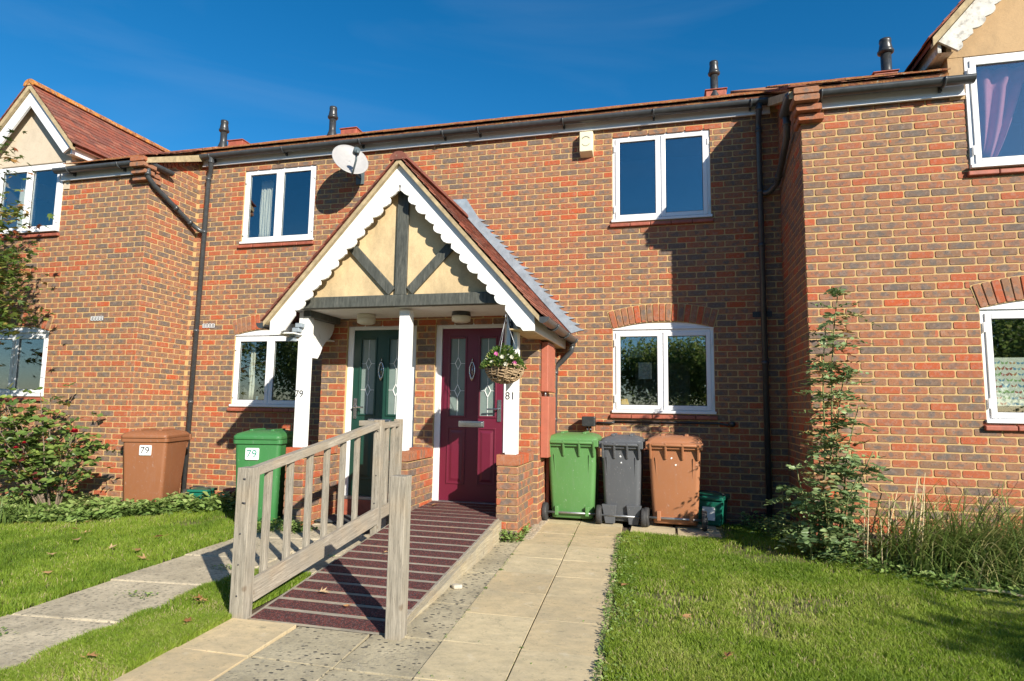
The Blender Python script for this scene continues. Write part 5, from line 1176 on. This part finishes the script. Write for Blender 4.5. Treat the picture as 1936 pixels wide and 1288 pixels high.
arch_blades('blades', 900, 2.55, -1.75, .85, .30, .45, 1.0, 'tuft_grass', tg, lambda: NR.beta(1.6, 1.9), spread=1.7, wd=.013)
arch_blades('blades', 620, 2.9, -2.05, 1.1, .35, .4, .85, 'tuft_grass', tg, lambda: NR.beta(1.3, 1.6), spread=1.8, wd=.012)
ds = thing('dry_stalks', 'upright bleached dead stalks beside the tall shrub', 'dead stalks', (1.72, -1.85, .07))
for i in range(17):
    x = 1.55+NR.rand()*.42; y = -1.95+.3*NR.rand(); h = NR.uniform(.35, .80); dx = NR.uniform(-.06, .12); m = MB()
    m.tube([(x, y, .06), (x+dx*.4, y, .06+h*.5), (x+dx+NR.uniform(-.03, .03), y+.02, .06+h)], .0065, 5, r1=.0025); obj('stalk', m, 'straw', ds)
m = MB(); m.tube([(2.05, -2.45, .09), (2.3, -2.5, .10), (2.42, -2.56, .08)], .010, 6); tag(obj('twig', m, 'straw'), 'bleached twig lying at the edge of the right lawn', 'twig')
# --- weeds beds (stuff)
def weedbed(label, n, fn, L0, L1, hmax, mat='weeds', lob=False):
    P = []; D = []; N_ = []; L = []; B = []
    while len(P) < n:
        x, y = fn(); h = hmax*NR.rand()**1.3*(.35+.9*float(vnoise(np.array([x]), np.array([y]), 3.1, 12)[0])); a = NR.rand()*2*PI
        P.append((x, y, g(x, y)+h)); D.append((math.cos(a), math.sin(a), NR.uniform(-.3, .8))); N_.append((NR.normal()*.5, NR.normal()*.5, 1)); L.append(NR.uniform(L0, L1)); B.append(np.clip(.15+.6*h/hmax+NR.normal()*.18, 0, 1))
    L = np.array(L); o = leaves('ground_cover', P, D, N_, L, L*.55, np.array(B), mat, None, 'stuff', lob); return tag(o, label, 'weeds')
def fL():
    while True:
        x = NR.uniform(-10.8, -5.2); 
        y = NR.uniform(-2.2, -.98) if x < -6.3 else NR.uniform(-1.5, -.75)
        lim = np.interp(x, [-10.8, -7.5, -6.6, -5.9, -5.2], [-2.6, -2.2, -1.95, -1.35, -1.1])
        if y > lim+.25*NR.rand() and not (abs(x+6.55) < .36 and y > -1.12): return x, y
weedbed('leafy green weeds growing along the wall behind the left lawn', 15000, fL, .03, .11, .16)
arch_blades('blades', 260, -9.2, -1.75, .9, .3, .25, .5, 'tuft_grass', thing('strap_leaf_plant', 'clump of strappy leaves in the far left bed', 'plant', (-9.2, -1.75, -.1)), lambda: NR.uniform(.1, .6), wd=.022)
arch_blades('blades', 130, -7.6, -2.0, .5, .2, .2, .35, 'tuft_grass', thing('strap_leaf_plant', 'clump of strappy leaves in front of the rose bush', 'plant', (-7.6, -2.0, -.1)), lambda: NR.uniform(.1, .5), wd=.022)
def fR():
    while True:
        x = NR.uniform(.75, 4.3); y = NR.uniform(-2.9, -1.3) if x > 1.33 else NR.uniform(-1.9, -.3)
        if y > float(bedline(x))-.15+.3*NR.rand(): return x, y
weedbed('low green weeds at the foot of the shrub and grass tuft on the right', 9000, fR, .025, .06, .13)
def fP():
    x = NR.uniform(-1.66, -1.40); y = -1.82-NR.rand()*.10
    if NR.rand() < .35: x = -1.40+NR.rand()*.04; y = NR.uniform(-1.85, -1.5)
    return x, y
weedbed('small weeds at the foot of the brick pillar beside the ramp', 420, fP, .02, .045, .10)
def fE():
    y = NR.uniform(-6.2, -1.3); x = edge_r(y)+.0+NR.rand()**2*.22; return x, y
weedbed('creeping clover along the right edge of the paved path', 3000, fE, .012, .03, .035)
def fQ():
    if NR.rand() < .5: return NR.normal()*.09-3.72, NR.normal()*.05-1.95
    return NR.uniform(-4.3, -3.9), NR.uniform(-2.1, -1.75)
weedbed('weeds beside the low brick wall left of the green door', 900, fQ, .02, .05, .12)
def fG():
    i = NR.randint(6); c = [(-3.6, -4.0), (-3.45, -3.3), (-3.9, -4.75), (-3.5, -5.2), (-2.95, -2.85), (-3.0, -3.42)][i]; return c[0]+NR.normal()*.07, c[1]+NR.normal()*.025
weedbed('sparse weeds in the joints of the old concrete path', 420, fG, .012, .028, .03)
def fJ():
    y = -6.3+.468*NR.randint(13)-.234+NR.normal()*.004 if NR.rand() < .5 else NR.uniform(-6, -1.2); x = -.80-SK*(y+4.5)+(NR.uniform(-.45, .45) if NR.rand() < .5 else NR.normal()*.003-.0)
    return (x, y) if vnoise(np.array([x]), np.array([y]), 2.0, 21)[0] > .5 else (-1.26-SK*(y+4.3)*.9+NR.normal()*.006, y)
weedbed('tiny moss and weeds in the joints of the paved path', 900, fJ, .006, .014, .008)
# nails in the posts and rails
for px_, py_, z0_, zs_ in ((-2.635, -4.20, 0, (.14, .33, .52, .71, .86)), (-2.61, -2.40, .1, (.35, .6, 1.0))):
    for z_ in zs_:
        q = MB(); w_ = .0497 if py_ < -3 else .038
        q.tube([(px_+R.uniform(-.03, .03), py_-w_-.002, z_+z0_), (px_, py_-w_+.003, z_+z0_)], .006, 6); obj('nail', q, 'print_black', rp)
# gravel beside the pillar
P = []; m = MB()
for i in range(420):
    y = NR.uniform(-1.75, -.6); x = -1.405+NR.uniform(0, .10)+.01*(y < -1.2); s_ = NR.uniform(.006, .014); m.box(x-s_, y-s_, .06, x+s_*.8, y+s_, g(x, y)+s_*.9)
o = obj('gravel', m, 'gravel', kind='stuff'); tag(o, 'narrow strip of gravel between the brick pillar and the path', 'gravel')
# --- rose bush
rb = thing('rose_bush', 'leafy rose bush with a dark red bloom in front of the far left window', 'rose bush', (-8.1, -1.55, g(-8.1, -1.5)))
rows = []; zb = g(-8, -1.5)
for i in range(15):
    a = NR.uniform(-1, 1); tip = np.array([-7.72+a*1.08-(.35 if i % 3 == 0 else 0), -1.45+NR.uniform(-.35, .2), zb+NR.uniform(.85, 1.55)]); b0 = np.array([-7.45+a*.10, -1.5, zb]); mid = (b0+tip)/2+np.array([-.1*a, -.05, .15])
    pts = [b0*(1-t)**2+2*mid*t*(1-t)+tip*t*t for t in np.linspace(0, 1, 9)]; m = MB(); m.tube(pts, .012, 6, r1=.004); obj('stem', m, 'bark', rb)
    for k in range(29):
        t = .25+.75*NR.rand()**.7; p = b0*(1-t)**2+2*mid*t*(1-t)+tip*t*t; p = p+NR.normal(size=3)*np.array([.10, .08, .09]); d = rdir(1)[0]; d[2] = abs(d[2])*.4-.1
        if p[1] > YL-.06: continue
        pinnate(rows, p, d, NR.uniform(.07, .13), 2, NR.uniform(.055, .095), np.clip(NR.normal(.45, .22)+(.35 if NR.rand() < .1 else 0), 0, 1), .2)
for i in range(130):   # low mass reaching left
    p = np.array([NR.uniform(-10.6, -8.8), NR.uniform(-1.7, -1.15), zb+NR.uniform(.35, 1.25)]); d = rdir(1)[0]; d[2] = abs(d[2])*.4; pinnate(rows, p, d, .11, 2, .065, NR.uniform(.1, .7), .2)
P_, D_, N_, L_, W_, B_ = zip(*rows); o = leaves('leaves', P_, D_, N_, L_, np.array(W_)*1.6, np.clip(B_, 0, 1), 'rose_leaf', rb, 'stuff')
def bloom(x, y, z, r, par, mat='petal_red', lab=None):
    P = []; D = []; N_ = []; L = []
    for k in range(26):
        a = k*2.4; e = .15+1.2*k/26; d = np.array([math.cos(a)*math.cos(e), math.sin(a)*math.cos(e), math.sin(e)]); P.append(np.array([x, y, z])-d*0); D.append(d+np.array([0, -.3, 0])); N_.append((-d[0], -d[1], 1.2)); L.append(r)
    return leaves('bloom', P, D, N_, np.array(L), np.array(L)*.95, NR.rand(26), mat, par)
bx = lambda u, v, y: None
bloom(-6.73, -1.90, .97, .055, rb); m = MB(); m.tube([(-7.35, -1.6, .3), (-7.0, -1.8, .75), (-6.73, -1.88, .96)], .006, 5); obj('stem', m, 'stem_green', rb); bloom(-7.85, -1.7, zb+.83, .035, rb); bloom(-7.7, -1.72, zb+.90, .03, rb)
m = MB(); m.tube([(-8.55, -1.95, -.05), (-8.28, -1.95, .40), (-8.20, -1.94, .46), (-8.08, -1.93, .46)], .035, 8); o = tag(obj('garden_pipe', m, 'upvc'), 'bent white pipe leaning in the far left flower bed', 'pipe')
# --- maple at the far left
mp = thing('maple_tree', 'small maple reaching in from the left edge with leaves turning brown', 'tree', (-8.75, -2.25, g(-8.75, -2.25)))
P = []; D = []; N_ = []; L = []; B = []
zb = g(-8.75, -2.25); tr = [(-8.85, -2.25, zb), (-8.8, -2.2, zb+1.0), (-8.7, -2.2, zb+1.8), (-8.6, -2.15, zb+2.6), (-8.5, -2.1, zb+3.6)]
m = MB(); m.tube(tr, .07, 10, r1=.03); obj('trunk', m, 'bark', mp)
m = MB(); ends = []
for i in range(22):
    z = zb+1.5+2.6*(i/22); s_ = np.array([-8.68+.1*NR.normal()*.3, -2.15, z]); e = s_+np.array([NR.uniform(-.9, 1.15), NR.uniform(-.8, .9), NR.uniform(.0, .7)])*(1.25-.28*(z-zb-1.5)); e[2] = max(e[2], zb+1.35); ends.append((s_, e)); m.tube([s_, (s_+e)/2+np.array([0, 0, .12]), e], .02, 6, r1=.006)
obj('branch', m, 'bark', mp)
for s_, e in ends:
    for k in range(120):
        t = .3+.7*NR.rand(); p = s_*(1-t)+e*t+NR.normal(size=3)*np.array([.17, .17, .10])
        # keep the crown outline left of the window gap
        u, v, z_ = proj(p)
        lim = np.interp(v, [200, 260, 300, 360, 400, 450, 500, 540, 600, 650], [-20, 30, 22, -10, 22, 28, 45, 78, 85, 10])
        if u > lim+14*NR.normal(): continue
        P.append(p); a = NR.rand()*2*PI; D.append((math.cos(a), math.sin(a), NR.uniform(-.9, .1))); N_.append((NR.normal()*.5, NR.normal()*.5-.2, 1)); L.append(NR.uniform(.07, .13)); B.append(np.clip(NR.beta(1.5, 1.7)+(.3 if v < 480 else 0)*NR.rand(), 0, 1))
for c, sd_, n_ in (((-8.02, -2.1, 2.75), (.20, .2, .34), 900), ((-7.95, -2.1, 3.62), (.16, .15, .16), 160), ((-8.15, -2.1, 4.35), (.16, .15, .15), 120), ((-8.0, -2.1, 2.3), (.2, .2, .12), 200)):
    for k in range(n_):
        p = np.array(c)+NR.normal(size=3)*np.array(sd_); P.append(p); a = NR.rand()*2*PI; D.append((math.cos(a), math.sin(a), NR.uniform(-.9, .1))); N_.append((NR.normal()*.5, NR.normal()*.5-.2, 1)); L.append(NR.uniform(.06, .12)); B.append(np.clip(NR.beta(1.5, 1.7)+(.3 if p[2] > 3.3 else 0)*NR.rand(), 0, 1))
L = np.array(L); leaves('crown', P, D, N_, L, L*.9, np.array(B), 'maple_leaf', mp, 'stuff', True)
# --- hanging basket
hb = thing('hanging_basket', 'wicker hanging basket of pink and white flowers on the right porch post', 'hanging basket', (-1.52, -1.99, 1.74)); cx, cy, cz = 0, 0, 0
m = MB(); prof = [(.02+.155*math.sin(t), -.155*math.cos(t)) for t in np.linspace(0, PI/2, 8)]; m.lathe(prof, n=24); obj('liner', m, 'soil', hb, local=True)
m = MB()
for i in range(10):
    t = (i+.7)/10*PI/2; r_ = .022+.165*math.sin(t); z = -.165*math.cos(t)
    for q in range(2):
        ph = NR.rand()*6; m.tube([((r_+.008*math.sin(6*a+ph))*math.cos(a), (r_+.008*math.sin(6*a+ph))*math.sin(a), z+.010*math.sin(5*a+ph)) for a in np.linspace(0, 2*PI, 30)], .006, 5, caps=False)
for i in range(16):
    a = 2*PI*i/16; m.tube([((.022+.172*math.sin(t))*math.cos(a+.25*t), (.022+.172*math.sin(t))*math.sin(a+.25*t), -.170*math.cos(t)) for t in np.linspace(.1, PI/2, 7)], .005, 5)
obj('wicker_bowl', m, 'wicker', hb, local=True)
m = MB()
for i in range(3):
    a = 2*PI*i/3+.4; m.tube([(.17*math.cos(a), .17*math.sin(a), 0), (.0, 0, .46)], .0028, 5)
m.tube([(0, 0, .45), (0, 0, .50)], .005, 6); obj('chain', m, 'galv', hb, local=True)
def nloc(o):
    o.parent = hb; o.matrix_parent_inverse = Matrix.Identity(4); return o
n = 1500; th = NR.rand(n)*2*PI; rr = np.sqrt(NR.rand(n))*.20; P = np.stack([rr*np.cos(th)-.02, rr*np.sin(th), -.03+.22*(1-(rr/.2)**2)*NR.rand(n)**.6], -1); D = np.stack([np.cos(th), np.sin(th), .5+NR.rand(n)-.6*(rr > .15)], -1)
nloc(leaves('leaves', P, D, rdir(n, .2), .038, .018, NR.beta(1.6, 1.7, n), 'basket_leaf', None, 'stuff'))
def blooms(mat, pts):
    for c in pts:
        P = []; D = []; N_ = []
        for k in range(6): a = k*PI/3; P.append(c); D.append((math.cos(a), -.5, math.sin(a)*.9)); N_.append((0, -1, .3))
        nloc(leaves('flower', P, D, N_, .024, .022, NR.rand(len(P)), mat))
blooms('petal_pink', [(-.045, -.15, .10), (.13, -.13, .015)]); blooms('petal_white', [(-.08, -.17, .02), (.02, -.17, .07), (-.15, -.08, .06), (.10, -.12, .07), (.06, -.19, .0)])
bkt = thing('basket_bracket', 'black scrolled iron bracket holding the hanging basket on the post', 'bracket', (-1.5075, -1.78, 2.1)); m = MB()
m.box(-.012, -.005, -.18, .012, .004, .18); m.tube([(0, -.005, .16), (0, -.10, .165), (-.01, -.215, .15)], .008, 6); m.tube([(0, -.005, -.14), (0, -.05, -.02), (0, -.10, .07), (0, -.16, .15)], .006, 6)
m.tube([(0, -.06+.025*math.cos(a), .06+.025*math.sin(a)) for a in np.linspace(0, 5.5, 12)], .005, 6); obj('iron', m, 'black_plastic', bkt, local=True)
# ------------------------------------------------------------------ fallen leaves
def fallen(x, y, lab, group=None, s=.07, dz=0.0, bv=None, rx=None):
    n = 1; a = NR.rand()*2*PI; m = MB(); prof = [(0, 0), (.30, .50), (.22, .20), (.72, .52), (.50, .16), (1.0, 0), (.50, -.16), (.72, -.52), (.22, -.20), (.30, -.50)]
    vs = [((p-.5)*s, q*s*.9, .012+.25*s*(abs(q))*NR.uniform(.4, 1.3)+.012*NR.rand()) for p, q in prof]; m.add(vs, [(0, 1, 2), (2, 3, 4), (4, 5, 0), (0, 2, 4), (0, 9, 8), (8, 7, 6), (6, 5, 0), (0, 8, 6)], NR.rand() if bv is None else bv)
    m.tube([((.0-.5)*s, 0, .012), (-.9*s, .1*s, .02)], .0015, 4)
    o = obj('fallen_leaf', m, 'dead_leaf'); o.location = (x, y, g(x, y)+dz); o.rotation_euler = (NR.uniform(-.2, .2), NR.uniform(-.2, .2), a); return tag(o, lab, 'leaf', group)
for px in ((-7.2, -2.6), (-6.6, -2.9), (-5.6, -2.75), (-5.25, -3.3), (-4.95, -2.95), (-4.6, -3.05), (-4.85, -2.55), (-6.1, -2.35), (-5.9, -3.9), (-5.2, -4.1), (-4.75, -3.75), (-4.35, -3.25), (-7.0, -2.15), (-6.3, -2.0), (-5.0, -4.0), (-5.8, -2.45)): fallen(px[0], px[1], 'curled pale brown leaf lying on the left lawn', 'fallen leaves on the left lawn', NR.uniform(.06, .11), .03)
for px in ((-2.86, -3.95), (-2.95, -4.15), (-3.05, -4.1), (-2.80, -4.45), (-2.90, -5.0)): fallen(px[0], px[1], 'brown leaf on the grass strip left of the yellow slabs', 'fallen leaves on the grass strip', .07, .035)
fallen(-2.02, -3.98, 'small orange leaf at the lower end of the ramp', s=.05, dz=rz(-3.98)+.0-g(-2.02, -3.98)+.01, bv=.2); fallen(-2.28, -3.80, 'pale curled leaf on the second grip strip of the ramp, by the bottom rail', s=.08, dz=rz(-3.8)-g(-2.28, -3.8)+.01, bv=.9)
fallen(-2.22, -3.0, 'tiny yellow leaf halfway up the ramp', s=.04, dz=rz(-3)-g(-2.22, -3)+.01, bv=.7); fallen(-2.40, -1.42, 'orange-brown leaf at the top of the ramp below the maroon door', s=.10, dz=rz(-1.42)-g(-2.4, -1.42)+.01, bv=.35)
fallen(-.33, -3.0, 'brown leaf on the right edge of the paved path', s=.10, dz=.01, bv=.4)
for px in ((.3, -4.1), (.1, -3.6), (.9, -3.1)): fallen(px[0], px[1], 'dead brown leaf lying in the right lawn', 'fallen leaves on the right lawn', .07, .03)
m = MB(); v = [(R.uniform(.7, 1)*.055*math.cos(a), R.uniform(.6, 1)*.04*math.sin(a)) for a in np.linspace(0, 2*PI, 8)[:-1]]; m.prism([(x, y, 0) for x, y in v], (0, 0, .03)); o = obj('stone', m, 'stone_white', bevel=.01); o.location = (-1.50, -3.32, g(-1.5, -3.32)); tag(o, 'pale flat stone on the dark slab beside the ramp', 'stone')
# ------------------------------------------------------------------ trees across the street (seen in the glass, cast the lawn shadow)
def tree(x, y, h, r, lab, n=15000, tr=.16, ls=.26, zmin=.30):
    t = thing('tree', lab, 'tree', (x, y, g(x, y)), group='trees behind the camera'); m = MB(); m.tube([(0, 0, 0), (.1, .05, h*.3), (0, 0, h*.75)], tr, 8, r1=tr*.4); obj('trunk', m, 'bark', t, local=True)
    c = NR.normal(size=(26, 3)); c /= np.linalg.norm(c, axis=1, keepdims=True); c = c*NR.uniform(.4, .95, (26, 1))*np.array([r, r, h*.36])+np.array([0, 0, h*.62]); c = c[c[:, 2] > h*zmin]
    k = NR.randint(len(c), size=n); P = c[k]+NR.normal(size=(n, 3))*r*.20; o = leaves('crown', P, rdir(n), rdir(n), ls*NR.uniform(.6, 1.2, n), ls*.6, NR.rand(n), 'street_leaf', None, 'stuff'); o.parent = t; return t
for i, (x, y, h, r) in enumerate([(-26, -33, 8, 4.5), (-17, -36, 7, 4), (-8, -34, 9, 4.5), (1, -38, 6.5, 4), (9, -35, 8.5, 4.5), (19, -34, 8, 4.5), (29, -33, 8.5, 5)]): tree(x, y, h, r, 'leafy tree across the street, outside the picture')
tree(7.25, -8.3, 4.1, 1.1, 'small tree right of the camera shading the right lawn', 2600, .07, .13, .42)
for o in S.objects:
    if o.name.startswith('tree') and o.type == 'EMPTY' and 'right of the camera' in o['label']: del o['group']
